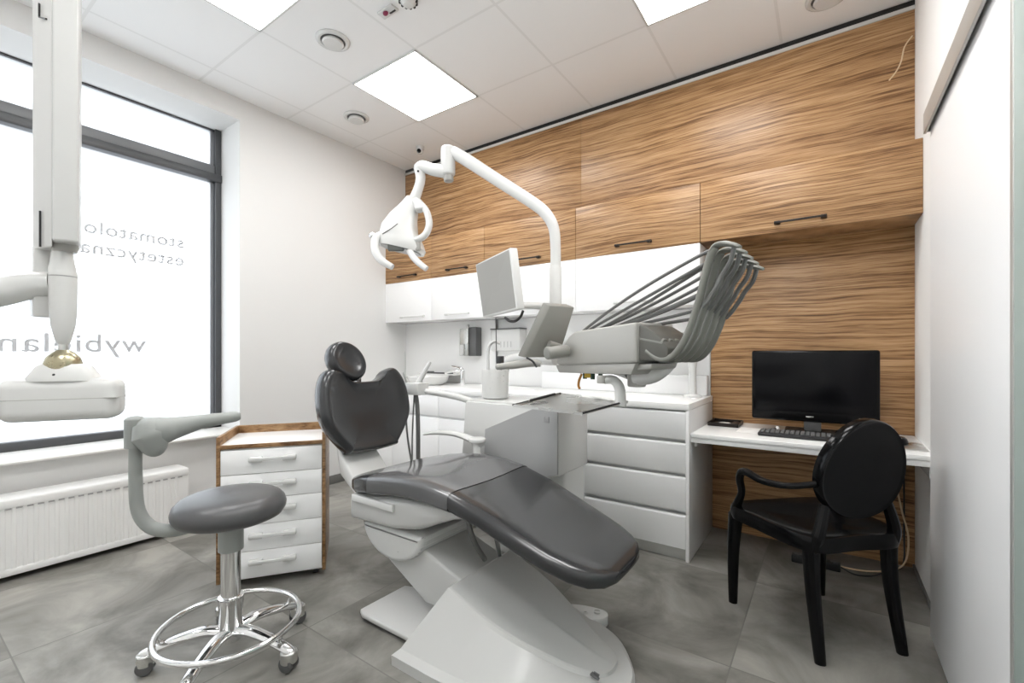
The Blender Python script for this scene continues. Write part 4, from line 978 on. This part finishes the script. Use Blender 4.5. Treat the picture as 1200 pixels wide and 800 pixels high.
def lbox(c, a, h_, d_): return B().box(c + V((-a, -d_, -h_)), c + V((a, d_, h_)), 0.010, 3, rot=lr)
part('lamp_window', lbox(at(464, 286.5, 2.690), 0.048, 0.040, 0.014), 'lens', t, 'dark lamp window')
part('lamp_window', lbox(at(486, 288, 2.705), 0.036, 0.030, 0.014), 'grey', t, 'pale lamp window')
part('handle', B().tube([at(494, 240, 2.74), at(500, 248, 2.72), at(503, 262, 2.70), at(499, 274, 2.69), at(491, 280, 2.70), at(484, 282, 2.71)], [0.020, 0.020, 0.021, 0.021, 0.020, 0.018], 14, 5), 'plastic', t)
part('handle', B().tube([at(446, 275, 2.72), at(440, 280, 2.68), at(440, 294, 2.66), at(447, 305, 2.65), at(460, 313, 2.64)], [0.020, 0.024, 0.026, 0.023, 0.018], 14, 5), 'plastic', t)
part('handle', B().tube([at(480, 294, 2.70), at(485, 302, 2.67), at(492, 309, 2.65), at(500, 315, 2.64)], [0.020, 0.020, 0.019, 0.017], 14, 5), 'plastic', t)
part('pivot_knob', B().sph(at(436, 276, 2.70), 0.020).cyl(at(436, 276, 2.70), at(448, 277, 2.72), 0.014), 'chrome', t)
part('grip_line', B().tube([at(448, 274, 2.68), at(458, 268, 2.66), at(466, 262, 2.66)], 0.003, 6), 'hose', t)

# ------------------------------------------------------------------ on and above the worktop
YS = YB - 0.0082
t = thing('soap_dispenser', 'steel and grey wall soap dispenser over the worktop', 'dispenser', (-2.68, YS, 1.115))
part('body', B().box((-2.665, YS - 0.085, 1.125), (-2.575, YB - 0.0075, 1.385), 0.008), 'greydark', t)
part('cover', B().box((-2.775, YS - 0.08, 1.125), (-2.665, YS, 1.375), 0.006), 'steel', t)
part('lever', B().box((-2.675, YS - 0.10, 1.14), (-2.655, YS - 0.075, 1.41), 0.004), 'steel', t)
part('nozzle', B().box((-2.765, YS - 0.10, 1.13), (-2.715, YS - 0.078, 1.23), 0.006), 'plastic', t)
t = thing('towel_dispenser', 'white towel dispenser box on the splashback behind the control panel', 'dispenser', (-2.24, YS, 1.15))
part('box', B().box((-2.40, YS - 0.10, 1.17), (-2.09, YS, 1.355), 0.012, 3), 'plastic', t)
gb = B()
for k in range(4): gb.box((-2.29 + k * 0.035, YS - 0.1015, 1.20), (-2.285 + k * 0.035, YS - 0.099, 1.25), 0.0005, 1)
part('slit', gb, 'slot', t)
part('lid_line', B().box((-2.402, YS - 0.103, 1.353), (-2.088, YS - 0.0005, 1.363), 0.001), 'greydark', t)
solo('wall_bracket', B().box((-2.405, YS - 0.02, 0.99), (-2.395, YS, 1.45), 0.002), 'slot', 'slim grey vertical conduit beside the towel dispenser', 'conduit')
t = thing('steel_shelf', 'short dark bar lying on a small white shelf over the left worktop', 'shelf', (-3.03, YS, 0.93))
part('board', B().box((-3.24, YS - 0.14, 0.945), (-2.80, YS, 0.957), 0.003), 'plastic', t)
part('dark_bar', B().box((-3.21, YS - 0.13, 0.9575), (-3.08, YS - 0.09, 0.98), 0.006).box((-3.1, YS - 0.12, 0.9575), (-2.83, YS - 0.10, 0.972), 0.004), 'greydark', t, 'dark bar')
t = thing('sink_basin', 'white oval counter basin on the left part of the worktop', 'basin', (-2.93, 2.90, CT1 + 0.0005))
part('bowl', B().lathe((-2.93, 2.90, CT1 + 0.0005), [(0.13, 0), (0.17, 0.03), (0.185, 0.075), (0.180, 0.082), (0.168, 0.078), (0.15, 0.035), (0.05, 0.016), (0.001, 0.015)], 36), 'plastic', t)
t = thing('faucet', 'chrome single-lever faucet beside the white basin', 'faucet', (-2.63, 2.98, CT1 + 0.0005))
part('body', B().cyl((-2.61, 3.0, CT1 + 0.0005), (-2.61, 3.0, CT1 + 0.13), 0.021, bev=0.003), 'chrome', t)
part('spout', B().tube([(-2.61, 3.0, CT1 + 0.10), (-2.66, 2.98, CT1 + 0.125), (-2.74, 2.95, CT1 + 0.115), (-2.76, 2.94, CT1 + 0.10)], [0.014, 0.013, 0.012, 0.011], 12), 'chrome', t)
part('lever', B().tube([(-2.61, 3.0, CT1 + 0.13), (-2.63, 2.98, CT1 + 0.155), (-2.69, 2.95, CT1 + 0.17)], [0.016, 0.009, 0.007], 10), 'chrome', t)
t = thing('dental_apparatus', 'white rounded apparatus on a stem at the right end of the worktop', 'apparatus', (-0.70, 3.02, CT1 + 0.0005))
part('stem', B().lathe((-0.70, 3.02, CT1 + 0.0005), [(0.055, 0.0), (0.055, 0.012), (0.024, 0.02), (0.022, 0.18), (0.03, 0.25)]), 'plastic', t)
part('head', B().sph((-0.69, 3.02, 1.195), 0.088, (0.95, 0.9, 1.05)), 'plastic', t)
part('snout', B().tube([(-0.70, 3.0, 1.21), (-0.80, 2.97, 1.225), (-0.90, 2.94, 1.18)], [0.07, 0.05, 0.03], 16), 'plastic', t)
solo('counter_step', B().box((-1.9, YB - 0.075, CT1 + 0.0005), (-0.645, YB - 0.009, 1.0), 0.004), 'lacquer', 'low white upstand box along the back of the right worktop', 'upstand')

# ------------------------------------------------------------------ light
w = bpy.data.worlds.new('world'); scene.world = w; w.use_nodes = True
nt = w.node_tree; bg = nt.nodes['Background']
sky = nt.nodes.new('ShaderNodeTexGradient'); tc = nt.nodes.new('ShaderNodeTexCoord')
crw = nt.nodes.new('ShaderNodeValToRGB')
crw.color_ramp.elements[0].color = (0.93, 0.965, 1.0, 1); crw.color_ramp.elements[1].color = (0.97, 0.985, 1.0, 1)
nt.links.new(tc.outputs['Generated'], sky.inputs['Vector']); nt.links.new(sky.outputs['Fac'], crw.inputs['Fac'])
nt.links.new(crw.outputs['Color'], bg.inputs['Color'])
bg.inputs['Strength'].default_value = 1.7

scene.cycles.use_denoising = True
scene.cycles.max_bounces = 10
scene.cycles.diffuse_bounces = 6
scene.cycles.sample_clamp_indirect = 6.0
scene.view_settings.view_transform = 'Standard'
scene.view_settings.look = 'None'
scene.view_settings.gamma = 1.0
scene.view_settings.use_curve_mapping = False
scene.view_settings.exposure = 0.55
